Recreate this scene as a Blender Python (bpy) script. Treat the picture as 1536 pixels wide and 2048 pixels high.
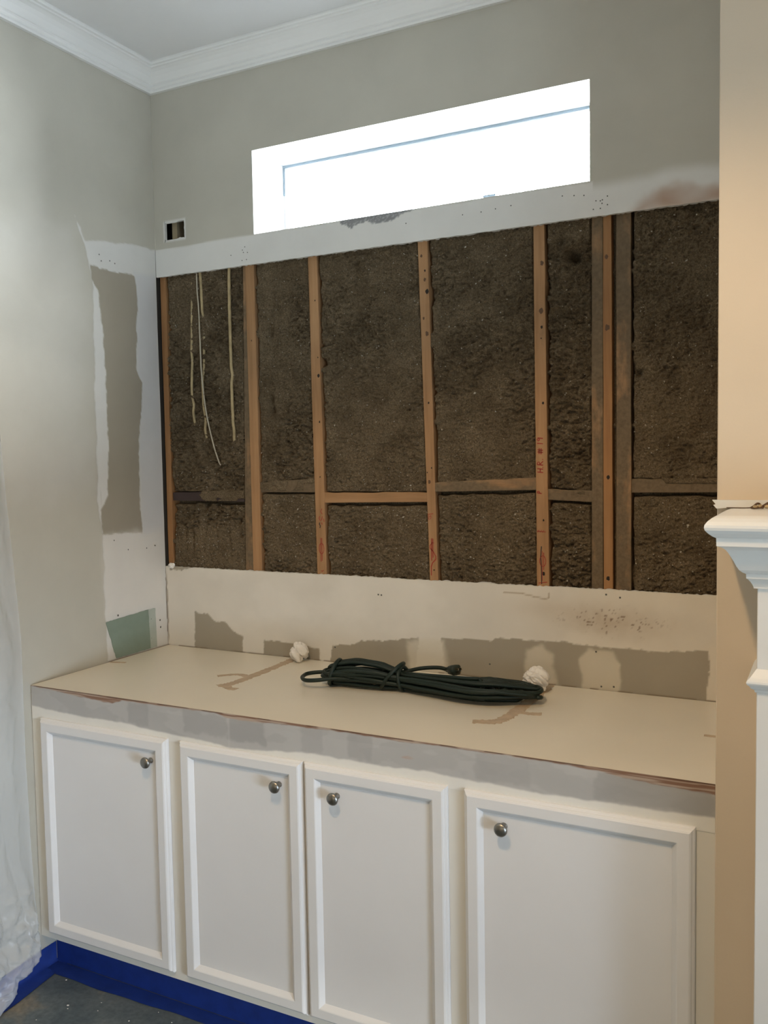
import bpy, bmesh, math, random
import numpy as np
from mathutils import Vector, Matrix

for o in list(bpy.data.objects):
    bpy.data.objects.remove(o, do_unlink=True)
SC = bpy.context.scene
COL = SC.collection
ZO = 0.31                       # floor is z = 0; the measured heights below are relative to z = -0.31

# ------------------------------------------------------------------ camera
def cam_rows(pitch, yaw, roll):
    cy, sy, cp, sp = math.cos(yaw), math.sin(yaw), math.cos(pitch), math.sin(pitch)
    right = Vector((cy, sy, 0)); fw = Vector((-sy*cp, cy*cp, sp)); up = right.cross(fw)
    c, s = math.cos(roll), math.sin(roll)
    return c*right+s*up, -s*right+c*up, fw
cd = bpy.data.cameras.new('camera'); cam = bpy.data.objects.new('camera', cd); COL.objects.link(cam)
r_, u_, f_ = cam_rows(-0.0626119, 0.4752348, -0.0175056)
cam.matrix_world = Matrix(((r_.x, u_.x, -f_.x, 2.35168), (r_.y, u_.y, -f_.y, -2.68247), (r_.z, u_.z, -f_.z, 1.38646+ZO), (0, 0, 0, 1)))
cd.sensor_fit = 'AUTO'; cd.sensor_width = 36.0; cd.lens = 1765.969/2048*36.0
cd.clip_start = 0.05
SC.camera = cam

# ------------------------------------------------------------------ world, lights, exposure
W = bpy.data.worlds.new('overcast_sky'); SC.world = W; W.use_nodes = True
bg = W.node_tree.nodes['Background']
bg.inputs['Color'].default_value = (0.90, 0.95, 1.0, 1); bg.inputs['Strength'].default_value = 64.0

def aim(o, target):
    d = Vector(target) - o.location
    o.rotation_euler = d.to_track_quat('-Z', 'Y').to_euler()
def area(name, loc, target, sx, sy, power, color, spread=180):
    l = bpy.data.lights.new(name, 'AREA'); l.shape = 'RECTANGLE'; l.size = sx; l.size_y = sy
    l.energy = power; l.color = color; l.spread = math.radians(spread)
    o = bpy.data.objects.new(name, l); COL.objects.link(o); o.location = (loc[0], loc[1], loc[2]+ZO)
    aim(o, (target[0], target[1], target[2]+ZO)); return o
def spot(name, loc, power, color, size, blend, radius=0.045, target=None):
    l = bpy.data.lights.new(name, 'SPOT'); l.energy = power; l.color = color
    l.spot_size = math.radians(size); l.spot_blend = blend; l.shadow_soft_size = radius
    o = bpy.data.objects.new(name, l); COL.objects.link(o); o.location = (loc[0], loc[1], loc[2]+ZO)
    if target: aim(o, (target[0], target[1], target[2]+ZO))
    return o
WARM = (1.0, 0.68, 0.36)
# unseen fill lamps, added: two beams through partition slots, then right and rear
area('fill_beam', (8.2, -3.6, 1.70), (0.0, -0.95, 1.70), .7, .4, 128, (1.0, 1.0, .93), 120)
area('fill_beam', (8.2, -3.6, 0.35), (0.0, -0.85, 0.30), 2.2, .9, 140, (.66, .81, 1.0), 120)
area('fill_right', (3.80, -2.45, 0.95), (0.0, -0.7, 2.35), 1.1, 1.2, 12, (.66, .85, 1.0), 85)
area('fill_rear', (2.0, -4.7, 1.1), (0.6, -1.0, 2.7), 2.4, 1.6, 8, (1.0, .84, .60), 150)
area('fill_rear', (1.2, -3.6, 1.0), (0.8, -1.2, 2.86), 1.6, 1.2, 5.5, (.82, .93, 1.0), 90)
# recessed downlights in the ceiling
spot('downlight', (1.70, -2.25, 2.84), 101, WARM, 136, 0.34)
spot('downlight', (3.10, -1.95, 2.84), 14, (1.0, .80, .60), 140, 0.4)
# sampling portal in the plane of the high window
po = area('window_portal', (1.0715, 0.20, 2.345), (1.0715, -1.0, 2.345), 1.22, .30, 1.0, (1, 1, 1)); po.data.cycles.is_portal = True
SC.view_settings.view_transform = 'Standard'; SC.view_settings.look = 'None'
SC.view_settings.exposure = 0.0; SC.view_settings.gamma = 1.0; SC.view_settings.use_curve_mapping = False

# ------------------------------------------------------------------ noise
_rng = np.random.RandomState(7); _LAT = _rng.rand(512, 512)
def vnoise(x, y, seed=0):
    x = np.asarray(x, float)+seed*17.31; y = np.asarray(y, float)+seed*9.77
    ix = np.floor(x).astype(int); iy = np.floor(y).astype(int); fx = x-ix; fy = y-iy
    fx = fx*fx*(3-2*fx); fy = fy*fy*(3-2*fy)
    a = _LAT[ix & 511, iy & 511]; b = _LAT[(ix+1) & 511, iy & 511]
    c = _LAT[ix & 511, (iy+1) & 511]; d = _LAT[(ix+1) & 511, (iy+1) & 511]
    return (a*(1-fx)+b*fx)*(1-fy)+(c*(1-fx)+d*fx)*fy
def fbm(x, y, octv=4, seed=0, gain=0.5):
    s = 0; a = 1; t = 0
    for i in range(octv):
        s = s+a*vnoise(x*2**i, y*2**i, seed+i*3); t += a; a *= gain
    return s/t
def cells(x, y, seed=0):
    """distance to the nearest point of a jittered grid: rounded clumps with creases between"""
    ix = np.floor(x).astype(int); iy = np.floor(y).astype(int); d = np.full(np.shape(x), 9.0)
    for a in (-1, 0, 1):
        for b in (-1, 0, 1):
            u, v = (ix+a+seed*31) & 511, (iy+b+seed*57) & 511
            px = ix+a+.1+.8*_LAT[u, v]; py = iy+b+.1+.8*_LAT[v, (u+101) & 511]
            d = np.minimum(d, (x-px)**2+(y-py)**2)
    return np.sqrt(d)
def sstep(a, b, x):
    t = np.clip((x-a)/(b-a), 0, 1); return t*t*(3-2*t)
def poly_sdf(px, py, poly):
    """signed distance, negative inside"""
    px = np.asarray(px, float); py = np.asarray(py, float)
    d = np.full(px.shape, 1e9); ins = np.zeros(px.shape, bool); n = len(poly)
    for i in range(n):
        ax, ay = poly[i]; bx, by = poly[(i+1) % n]
        ex, ey = bx-ax, by-ay; L = ex*ex+ey*ey+1e-12
        t = np.clip(((px-ax)*ex+(py-ay)*ey)/L, 0, 1)
        d = np.minimum(d, np.hypot(px-ax-t*ex, py-ay-t*ey))
        c = ((ay > py) != (by > py)) & (px < (bx-ax)*(py-ay)/(by-ay+1e-12)+ax)
        ins ^= c
    return np.where(ins, -d, d)
def pmask(px, py, poly, feather=0.003, rag=0.004, scale=60, seed=0):
    s = poly_sdf(px, py, poly)+(fbm(px*scale, py*scale, 3, seed)-0.5)*2*rag
    return 1-sstep(-feather, feather, s)
def mixc(c, col, m):
    return c*(1-m[..., None])+np.array(col)*m[..., None]

# ------------------------------------------------------------------ object helpers
def uniq_base(n): return n
def wloc(o):
    v = Vector((0, 0, 0))
    while o is not None:
        v += o.location; o = o.parent
    return v
def tag(o, label=None, cat=None, group=None, kind=None):
    if label: o['label'] = label
    if cat: o['category'] = cat
    if group: o['group'] = group
    if kind: o['kind'] = kind
    return o
def empty(name, loc, label=None, cat=None, group=None, kind=None):
    o = bpy.data.objects.new(name, None); COL.objects.link(o)
    o.location = (loc[0], loc[1], loc[2]+ZO); o.empty_display_size = 0.05
    return tag(o, label, cat, group, kind)
def link(name, me, mat, parent=None, smooth=False):
    o = bpy.data.objects.new(name, me); COL.objects.link(o)
    if mat is not None: me.materials.append(mat)
    if parent is not None: o.parent = parent
    if smooth: me.polygons.foreach_set('use_smooth', [True]*len(me.polygons))
    return o
def mk(name, verts, faces, mat, parent=None, smooth=False, origin=None):
    """verts in measured coordinates; the object's origin is its parent's, or `origin`"""
    V = np.array(verts, float).reshape(-1, 3); V[:, 2] += ZO
    if parent is not None: V -= np.array(wloc(parent))
    elif origin is not None: V -= np.array((origin[0], origin[1], origin[2]+ZO))
    me = bpy.data.meshes.new(name); me.from_pydata(V.tolist(), [], [list(f) for f in faces]); me.update()
    o = link(name, me, mat, parent, smooth)
    if parent is None and origin is not None: o.location = (origin[0], origin[1], origin[2]+ZO)
    return o
def mkbm(name, bm, mat, parent=None, smooth=False, origin=None):
    bm.normal_update()
    V = [tuple(v.co) for v in bm.verts]; bm.verts.index_update()
    F = [[v.index for v in f.verts] for f in bm.faces]; bm.free()
    return mk(name, V, F, mat, parent, smooth, origin)
def box_bm(x0, x1, y0, y1, z0, z1, bev=0.0, seg=1, bm=None):
    b = bmesh.new(); m = bmesh.ops.create_cube(b, size=1)
    for v in b.verts:
        v.co = Vector((x0+(v.co.x+.5)*(x1-x0), y0+(v.co.y+.5)*(y1-y0), z0+(v.co.z+.5)*(z1-z0)))
    if bev: bmesh.ops.bevel(b, geom=list(b.edges), offset=bev, segments=seg, affect='EDGES', profile=0.5)
    return b
def box(name, x0, x1, y0, y1, z0, z1, mat, parent=None, bev=0.0, seg=1, **k):
    return mkbm(name, box_bm(x0, x1, y0, y1, z0, z1, bev, seg), mat, parent, **k)
def grid_mesh(name, P, mat, parent=None, colors=None, smooth=True, skip=None, origin=None, flip=False):
    """P: (n,m,3) measured coordinates"""
    n, m = P.shape[:2]; V = P.reshape(-1, 3).astype(float).copy(); V[:, 2] += ZO
    off = np.zeros(3)
    if parent is not None: off = np.array(wloc(parent))
    elif origin is not None: off = np.array((origin[0], origin[1], origin[2]+ZO))
    V -= off
    I = np.arange(n*m).reshape(n, m)
    Q = np.stack([I[:-1, :-1], I[1:, :-1], I[1:, 1:], I[:-1, 1:]], -1)
    if flip: Q = Q[..., ::-1]
    if skip is not None: Q = Q[~skip]
    Q = Q.reshape(-1, 4); nf = len(Q)
    me = bpy.data.meshes.new(name)
    me.vertices.add(len(V)); me.vertices.foreach_set('co', V.astype(np.float32).ravel())
    me.loops.add(nf*4); me.loops.foreach_set('vertex_index', Q.astype(np.int32).ravel())
    me.polygons.add(nf); me.polygons.foreach_set('loop_start', np.arange(0, nf*4, 4, dtype=np.int32))
    me.update(calc_edges=True); me.validate()
    if colors is not None:
        a = me.color_attributes.new('Col', 'FLOAT_COLOR', 'POINT')
        c = np.ones((n*m, 4), np.float32); c[:, :3] = colors.reshape(-1, 3)
        a.data.foreach_set('color', c.ravel())
    o = link(name, me, mat, parent, smooth)
    if parent is None and origin is not None: o.location = (origin[0], origin[1], origin[2]+ZO)
    return o
def tube_geo(path, r, sides=8, closed=False, caps=True):
    P = np.array(path, float); n = len(P)
    T = np.gradient(P, axis=0) if not closed else (np.roll(P, -1, 0)-np.roll(P, 1, 0))
    T /= np.linalg.norm(T, axis=1)[:, None]+1e-12
    a = np.array([0, 0, 1.0]) if abs(T[0][2]) < .9 else np.array([1.0, 0, 0])
    N = np.cross(T[0], a); N /= np.linalg.norm(N)
    rad = np.broadcast_to(np.asarray(r, float), (n,))
    V = []; F = []
    for i in range(n):
        N = N-T[i]*np.dot(N, T[i]); N /= np.linalg.norm(N)+1e-12
        B = np.cross(T[i], N)
        for k in range(sides):
            an = 2*math.pi*k/sides
            V.append(P[i]+rad[i]*(math.cos(an)*N+math.sin(an)*B))
    m = n if closed else n-1
    for i in range(m):
        for k in range(sides):
            a0 = i*sides+k; a1 = i*sides+(k+1) % sides; j = (i+1) % n
            F.append((a0, a1, j*sides+(k+1) % sides, j*sides+k))
    if caps and not closed:
        F.append(tuple(range(sides))[::-1]); F.append(tuple((n-1)*sides+k for k in range(sides)))
    return V, F
def tube(name, path, r, mat, parent=None, sides=8, closed=False, **k):
    V, F = tube_geo(path, r, sides, closed); return mk(name, V, F, mat, parent, smooth=True, **k)
def smooth_path(pts, n=12):
    """Catmull-Rom through the points"""
    P = [np.array(p, float) for p in pts]; P = [2*P[0]-P[1]]+P+[2*P[-1]-P[-2]]; out = []
    for i in range(1, len(P)-2):
        for t in np.linspace(0, 1, n, endpoint=False):
            a, b, c, d = P[i-1:i+3]
            out.append(.5*((2*b)+(-a+c)*t+(2*a-5*b+4*c-d)*t*t+(-a+3*b-3*c+d)*t**3))
    out.append(P[-2]); return out
def lathe_geo(prof, center, axis='y-', sides=24):
    """prof: (radius, distance along axis); axis y- points toward the viewer"""
    V = []; F = []; n = len(prof)
    for (r, h) in prof:
        for k in range(sides):
            a = 2*math.pi*k/sides
            V.append((center[0]+r*math.cos(a), center[1]-h, center[2]+r*math.sin(a)))
    for i in range(n-1):
        for k in range(sides):
            F.append((i*sides+k, i*sides+(k+1) % sides, (i+1)*sides+(k+1) % sides, (i+1)*sides+k))
    F.append(tuple((n-1)*sides+k for k in range(sides)))
    return V, F
def ribbon_geo(path, w, y, V, F, jitter=0):
    """flat stroke in the x-z plane at depth y"""
    P = np.array(path, float); T = np.gradient(P, axis=0); T /= np.linalg.norm(T, axis=1)[:, None]+1e-12
    N = np.stack([-T[:, 1], T[:, 0]], 1); b = len(V)
    for i in range(len(P)):
        ww = w*(1+jitter*random.uniform(-1, 1))
        for s in (-.5, .5):
            q = P[i]+N[i]*ww*s; V.append((q[0], y, q[1]))
    for i in range(len(P)-1):
        F.append((b+2*i, b+2*i+1, b+2*i+3, b+2*i+2))

# ------------------------------------------------------------------ materials
def newmat(name, color=(.5, .5, .5), rough=.6, metal=0.0, spec=0.5):
    m = bpy.data.materials.new(name); m.use_nodes = True
    b = m.node_tree.nodes['Principled BSDF']
    b.inputs['Base Color'].default_value = (*color, 1); b.inputs['Roughness'].default_value = rough
    b.inputs['Metallic'].default_value = metal; b.inputs['Specular IOR Level'].default_value = spec
    return m, m.node_tree, b
def coords(nt, scale=(1, 1, 1), kind='Object'):
    tc = nt.nodes.new('ShaderNodeTexCoord'); mp = nt.nodes.new('ShaderNodeMapping')
    mp.inputs['Scale'].default_value = scale; nt.links.new(tc.outputs[kind], mp.inputs['Vector'])
    return mp.outputs['Vector']
def noise(nt, vec, scale, detail=4, rough=.55):
    n = nt.nodes.new('ShaderNodeTexNoise'); n.inputs['Scale'].default_value = scale
    n.inputs['Detail'].default_value = detail; n.inputs['Roughness'].default_value = rough
    nt.links.new(vec, n.inputs['Vector']); return n.outputs['Fac']
def ramp(nt, fac, stops):
    r = nt.nodes.new('ShaderNodeValToRGB'); e = r.color_ramp.elements
    while len(e) > 1: e.remove(e[-1])
    e[0].position = stops[0][0]; e[0].color = (*stops[0][1], 1)
    for p, c in stops[1:]:
        x = e.new(p); x.color = (*c, 1)
    nt.links.new(fac, r.inputs['Fac']); return r.outputs['Color']
def bump(nt, b, fac, strength=.2, dist=.002):
    n = nt.nodes.new('ShaderNodeBump'); n.inputs['Strength'].default_value = strength
    n.inputs['Distance'].default_value = dist; nt.links.new(fac, n.inputs['Height'])
    nt.links.new(n.outputs['Normal'], b.inputs['Normal'])
def mul(nt, a, bcol, fac=1.0, mode='MULTIPLY'):
    m = nt.nodes.new('ShaderNodeMix'); m.data_type = 'RGBA'; m.blend_type = mode
    if hasattr(fac, 'is_linked'): nt.links.new(fac, m.inputs['Factor'])
    else: m.inputs['Factor'].default_value = fac
    for s, v in ((6, a), (7, bcol)):
        if hasattr(v, 'is_linked'): nt.links.new(v, m.inputs[s])
        else: m.inputs[s].default_value = (*v, 1)
    return m.outputs[2]

def mottled(name, color, rough=.6, var=.08, scale=6, bs=120, bstr=.12, spec=.4):
    m, nt, b = newmat(name, color, rough, 0, spec); v = coords(nt)
    lo = tuple(c*(1-var) for c in color); hi = tuple(min(1, c*(1+var)) for c in color)
    nt.links.new(ramp(nt, noise(nt, v, scale), [(.3, lo), (.7, hi)]), b.inputs['Base Color'])
    bump(nt, b, noise(nt, v, bs, 3), bstr); return m
def attr_mat(name, rough=.65, bs=160, bstr=.1, spec=.35):
    m, nt, b = newmat(name, (.5, .5, .5), rough, 0, spec)
    a = nt.nodes.new('ShaderNodeVertexColor'); a.layer_name = 'Col'; v = coords(nt)
    c = mul(nt, a.outputs['Color'], ramp(nt, noise(nt, v, 5, 6), [(.3, (.95, .95, .95)), (.7, (1.04, 1.04, 1.04))]))
    nt.links.new(c, b.inputs['Base Color']); bump(nt, b, noise(nt, v, bs, 3), bstr); return m

M = {}
M['wall_paint'] = attr_mat('painted_drywall')
M['plain_wall'] = mottled('beige_wall_paint', (.60, .575, .51), .6, .04, 4)
M['breast_paint'] = mottled('cream_wall_paint', (.68, .57, .435), .6, .03, 3)
M['ceiling'] = mottled('ceiling_paint', (.74, .74, .73), .75, .03, 3)
M['trim'] = mottled('white_trim_paint', (.78, .78, .76), .35, .02, 5, 60, .04)
M['cabinet'] = mottled('white_cabinet_paint', (.79, .79, .795), .38, .015, 5, 90, .05)
M['face_frame'] = mottled('cream_cabinet_paint', (.77, .75, .69), .4, .015, 5, 90, .05)
M['frame_white'] = newmat('white_window_vinyl', (.85, .86, .88), .35)[0]
M['counter_edge'] = attr_mat('primed_plywood_edge', .6, 120, .1)
M['gypsum'] = mottled('gypsum_core', (.66, .64, .60), .9, .12, 40, 200, .3)

def wood(name, c0, c1, c2, along='z', dust=0.0, dustcol=(.145, .104, .062)):
    m, nt, b = newmat(name, c1, .7, 0, .25)
    sc = (55, 55, 3.0) if along == 'z' else (3.0, 55, 55)
    v = coords(nt, sc); v1 = coords(nt)
    c = ramp(nt, noise(nt, v, 1.0, 6, .6), [(.25, c0), (.5, c1), (.8, c2)])
    c = mul(nt, c, ramp(nt, noise(nt, v1, 3, 3), [(.3, (.82, .82, .82)), (.7, (1.1, 1.08, 1.05))]))
    if dust > 0:
        d = noise(nt, coords(nt, (14, 14, 5) if along == 'z' else (5, 14, 14)), 1.0, 8, .65)
        mr = nt.nodes.new('ShaderNodeMapRange'); mr.inputs[1].default_value = .62-dust*.42; mr.inputs[2].default_value = .72-dust*.32
        mr.inputs[3].default_value = 1.0; mr.inputs[4].default_value = 0.0
        mr.inputs[1].default_value, mr.inputs[2].default_value = dust-.12, dust+.10
        nt.links.new(d, mr.inputs[0])
        dc = ramp(nt, noise(nt, v1, 90, 6), [(.3, tuple(x*.8 for x in dustcol)), (.7, tuple(x*1.2 for x in dustcol))])
        c = mul(nt, c, dc, mr.outputs[0], 'MIX')
    nt.links.new(c, b.inputs['Base Color']); bump(nt, b, noise(nt, v, 1.0, 5), .15, .001); return m
WC = ((.28, .155, .072), (.37, .210, .103), (.44, .265, .14))
M['stud'] = wood('pine_stud', *WC)
M['stud_dark'] = wood('weathered_stud', (.23, .115, .05), (.32, .165, .07), (.39, .22, .10))
M['stud_dusty'] = wood('dusty_stud', *WC, dust=.63)
M['stud_half'] = wood('half_dusty_stud', *WC, dust=.45)
M['block'] = wood('pine_blocking', *WC, along='x', dust=.32)
M['block_dusty'] = wood('dusty_blocking', *WC, along='x', dust=.58)
M['block_buried'] = wood('buried_blocking', *WC, along='x', dust=.80)
M['block_dark'] = newmat('stained_blocking', (.045, .028, .026), .6)[0]

def insulation_mat():
    m, nt, b = newmat('cellulose', (.15, .11, .07), .95, 0, .1); v = coords(nt)
    c = ramp(nt, noise(nt, v, 9, 5, .6), [(.3, (.155, .114, .070)), (.7, (.252, .192, .122))])
    c = mul(nt, c, ramp(nt, noise(nt, v, 230, 6, .8), [(.34, (.30, .29, .27)), (.5, (1, 1, 1)), (.62, (1.45, 1.43, 1.38)), (.70, (3.0, 2.95, 2.8))]))
    nt.links.new(c, b.inputs['Base Color']); bump(nt, b, noise(nt, v, 330, 6, .8), 1.0, .006); return m
M['insulation'] = insulation_mat()
M['fleck'] = newmat('paper_scrap', (.42, .38, .31), .9)[0]
M['hole'] = newmat('dark_hole', (.018, .012, .008), .9)[0]
M['knot'] = newmat('wood_knot', (.10, .05, .022), .7)[0]
M['screw'] = newmat('drywall_screw', (.10, .10, .095), .5, .3)[0]
M['red_ink'] = newmat('red_marker', (.30, .035, .02), .7)[0]
M['black_ink'] = newmat('black_marker', (.035, .02, .015), .7)[0]
M['cable'] = mottled('dusty_cable_jacket', (.40, .31, .17), .6, .2, 30, 200, .2)
M['cable_white'] = mottled('thin_white_wire_jacket', (.46, .41, .32), .5, .1, 20, 200, .1)
M['sheathing'] = newmat('dark_sheathing', (.022, .017, .012), .95)[0]
M['counter'] = mottled('cream_laminate', (.76, .70, .575), .32, .02, 4, 60, .03, .45)
M['glue'] = mottled('dried_glue', (.50, .385, .265), .7, .12, 40, 150, .3)
M['nickel'] = newmat('brushed_nickel', (.30, .285, .26), .34, 1.0)[0]
M['cord'] = newmat('green_cord_jacket', (.008, .017, .012), .5, 0, .35)[0]
M['plug'] = newmat('dark_plug_rubber', (.012, .022, .015), .5)[0]
M['prong'] = newmat('plug_brass', (.35, .3, .2), .35, 1.0)[0]
M['tissue'] = mottled('crumpled_white_paper', (.78, .75, .70), .9, .05, 30, 200, .2)
M['tape'] = mottled('blue_masking_tape', (.010, .035, .22), .55, .15, 20, 200, .15)
M['debris_brown'] = mottled('brown_twist', (.10, .055, .028), .7, .4, 90, 200, .3)
M['debris_tan'] = mottled('tan_bead', (.42, .32, .18), .6, .3, 90, 200, .2)
def floor_mat():
    m, nt, b = newmat('dusty_slate_floor_covering', (.1, .11, .12), .55); v = coords(nt)
    c = ramp(nt, noise(nt, v, 4.5, 5), [(.35, (.072, .098, .112)), (.54, (.125, .152, .158)), (.70, (.26, .225, .16))])
    c = mul(nt, c, ramp(nt, noise(nt, v, 60, 4), [(.3, (.75, .76, .78)), (.7, (1.2, 1.2, 1.2))]))
    nt.links.new(c, b.inputs['Base Color']); bump(nt, b, noise(nt, v, 70, 3), .2); return m
M['floor'] = floor_mat()
def plastic_mat():
    m = bpy.data.materials.new('hazy_plastic_film'); m.use_nodes = True; nt = m.node_tree
    out = nt.nodes['Material Output']; b = nt.nodes['Principled BSDF']
    b.inputs['Base Color'].default_value = (.80, .82, .84, 1); b.inputs['Roughness'].default_value = .22
    tr = nt.nodes.new('ShaderNodeBsdfTransparent'); tr.inputs['Color'].default_value = (.96, .97, .98, 1)
    mx = nt.nodes.new('ShaderNodeMixShader'); mx.inputs[0].default_value = .34
    nt.links.new(tr.outputs[0], mx.inputs[1]); nt.links.new(b.outputs[0], mx.inputs[2]); nt.links.new(mx.outputs[0], out.inputs['Surface'])
    return m
M['plastic'] = plastic_mat()
def glass_mat():
    m = bpy.data.materials.new('window_glass'); m.use_nodes = True; nt = m.node_tree
    out = nt.nodes['Material Output']; nt.nodes.remove(nt.nodes['Principled BSDF'])
    tr = nt.nodes.new('ShaderNodeBsdfTransparent'); tr.inputs['Color'].default_value = (.95, .97, .98, 1)
    gl = nt.nodes.new('ShaderNodeBsdfGlossy'); gl.inputs['Roughness'].default_value = .02
    mx = nt.nodes.new('ShaderNodeMixShader'); fr = nt.nodes.new('ShaderNodeFresnel'); fr.inputs['IOR'].default_value = 1.45
    nt.links.new(fr.outputs[0], mx.inputs[0]); nt.links.new(tr.outputs[0], mx.inputs[1]); nt.links.new(gl.outputs[0], mx.inputs[2])
    nt.links.new(mx.outputs[0], out.inputs['Surface']); return m
M['glass'] = glass_mat()

# ------------------------------------------------------------------ measured plan
H, D = 0.6581, 0.6736           # worktop height and depth
FR = -D-0.020                   # door front plane
XR = 2.125                      # chimney breast's left edge
YB = -0.700                     # chimney breast's front plane
ZC = 2.863                      # ceiling
ZT, ZB = 2.090, 0.971           # opening in the back wall
WX0, WX1, WZ0, WZ1 = 0.4615, 1.6814, 2.1973, 2.4932
XE, YE = 8.6, -5.6              # far ends of the house built here
XP = 3.9                        # unseen partition, slotted to shape the light beams
PAINT = np.array((.48, .46, .395)); COMP = np.array((.68, .67, .64)); TAN = (.335, .30, .24)

# ================================================================== STRUCTURE
def lines(*segs):
    out = []
    for a, b, st in segs:
        n = max(1, int(round((b-a)/st))); out += list(np.linspace(a, b, n, endpoint=False))
    out.append(segs[-1][1]); return np.array(out)

# ---- back wall
tanA = [(.134, .650), (.139, .801), (.173, .792), (.199, .797), (.239, .763), (.282, .770), (.311, .740), (.362, .721), (.362, .650)]
tanB = [(.456, .650), (.458, .715), (.531, .713), (.618, .707), (.682, .702), (.700, .698), (.702, .650)]
tanC = [(.744, .650), (.753, .719), (.827, .725), (.872, .744), (.967, .752), (1.093, .771), (1.096, .747), (1.084, .712), (1.083, .650)]
tanD = [(1.190, .650), (1.182, .737), (1.179, .778), (1.282, .782), (1.36, .784), (1.386, .794), (1.486, .794), (1.6, .801), (1.663, .792), (1.858, .792), (1.945, .798), (2.021, .810), (2.026, .765), (2.018, .650)]
smear1 = [(1.482, .650), (1.469, .713), (1.478, .763), (1.527, .783), (1.559, .754), (1.570, .650)]
smear2 = [(1.654, .650), (1.647, .746), (1.678, .780), (1.747, .778), (1.770, .741), (1.770, .650)]
chip = [(.821, 2.201), (.861, 2.201), (.976, 2.2), (1.12, 2.2), (1.05, 2.184), (1.024, 2.172), (.975, 2.168), (.941, 2.170), (.928, 2.181), (.88, 2.174), (.864, 2.163), (.841, 2.180), (.825, 2.185)]
stain = [(1.785, 2.080), (1.843, 2.129), (1.94, 2.143), (2.042, 2.13), (2.13, 2.12), (2.13, 2.080)]
def wall_colors(X, Z):
    c = np.empty(X.shape+(3,)); c[:] = PAINT
    top = 2.196+.004*(vnoise(X*9, X*0, 2)-.5)*2
    top = np.where(X > 1.69, 2.186+.02*(vnoise(X*14, X*0, 4)-.5), top)
    fe = np.where(X > 1.69, .022, .0025)
    band = (1-sstep(0, 1, (Z-top+fe)/(2*fe)))
    c = mixc(c, COMP, band)
    # lower strip of the wall: skim coat, slightly yellower towards the right
    low = (Z < 1.5)
    c = np.where(low[..., None], np.array((.70, .665, .60)), c)
    warm = sstep(1.5, 2.05, X)*low; c = mixc(c, (.66, .60, .50), warm*.8)
    cloud = sstep(.42, .62, fbm(X*5, Z*8, 4, 21))*low; c = mixc(c, (.62, .585, .52), cloud*.45)
    for i, p in enumerate((tanA, tanB, tanC, tanD)):
        c = mixc(c, TAN, pmask(X, Z, p, .0015 if i else .002, .005, 70, 30+i)*low)
    c = mixc(c, (.60, .55, .45), pmask(X, Z, smear1, .010, .012, 30, 41)*.85)
    c = mixc(c, (.60, .55, .45), pmask(X, Z, smear2, .006, .010, 30, 42)*.85)
    c = mixc(c, (.62, .58, .49), pmask(X, Z, [(1.06, .65), (1.05, .76), (1.19, .77), (1.20, .65)], .012, .01, 30, 43)*.8)
    # grime on the skim coat below the opening
    g = np.exp(-((X-1.74)/.17)**2-((Z-.872)/.05)**2)
    c = mixc(c, (.44, .36, .27), np.clip(g*.55*(.5+fbm(X*40, Z*40, 3, 51)), 0, 1)*low)
    dots = sstep(.80, .88, vnoise(X*210, Z*210, 52))*sstep(.2, .8, g); c = mixc(c, (.20, .13, .09), dots*low*.9)
    g2 = np.exp(-((X-1.55)/.12)**2-((Z-.90)/.03)**2); c = mixc(c, (.50, .42, .33), g2*.35*low)
    # rusty water mark and chipped paint at the upper edge
    c = mixc(c, (.36, .20, .11), pmask(X, Z, stain, .02, .02, 18, 61)*(.35+.55*fbm(X*12, Z*20, 3, 62)))
    ch = pmask(X, Z, chip, .001, .003, 120, 63); c = mixc(c, (.235, .235, .24), ch)
    c = mixc(c, (.38, .38, .385), ch*sstep(.55, .7, vnoise(X*260, Z*260, 64)))
    # white rim of bared gypsum round the box hole
    b = np.maximum(np.abs(X-.0965)-.048, np.abs(Z-2.2585)-.031)+.003*(vnoise(X*120, Z*120, 66)-.5)
    c = mixc(c, (.66, .65, .62), 1-sstep(.005, .008, b))
    # pencil crack below the opening and the torn paper at its lower left corner
    for p, q in zip([(1.40, .9445), (1.463, .943), (1.50, .936), (1.536, .930), (1.549, .934)], [(1.463, .943), (1.50, .936), (1.536, .930), (1.549, .934), (1.549, .948)]):
        dx, dz = q[0]-p[0], q[1]-p[1]; tt = np.clip(((X-p[0])*dx+(Z-p[1])*dz)/(dx*dx+dz*dz), 0, 1)
        c = mixc(c, (.36, .29, .21), (1-sstep(.0008, .0034, np.hypot(X-p[0]-tt*dx, Z-p[1]-tt*dz)))*.8)
    c = mixc(c, TAN, pmask(X, Z, [(.02, .975), (.135, .975), (.105, .962), (.06, .956), (.02, .957)], .001, .004, 90, 67)*low)
    # cracked inside corner and the open joint at the worktop
    cr = (1-sstep(.0015, .0035, np.abs(X-.0015-.003*(vnoise(Z*60, Z*0, 70)-.2))))*sstep(.66, .70, Z)*(1-sstep(.90, .96, Z))
    c = mixc(c, (.23, .19, .14), cr*.9)
    j = (1-sstep(.660, .6635, Z))*sstep(.30, .5, vnoise(X*45, X*0, 71))*low; c = mixc(c, (.24, .19, .13), j*.9)
    return c
xs = lines((0, XR, .0045))
xs = np.unique(np.concatenate([xs, [WX0, WX1, .0495, .1435]])); 
zs = lines((-.31, .60, .13), (.60, ZB, .0045), (ZB, ZT, ZT-ZB), (ZT, 2.215, .0045), (2.215, WZ1, .008), (WZ1, ZC, .03))
zs = np.unique(np.concatenate([zs, [WZ0, WZ1, 2.2275, 2.2895]]))
X, Z = np.meshgrid(xs, zs, indexing='ij')
colr = wall_colors(X, Z)
Zj = Z.copy()
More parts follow.
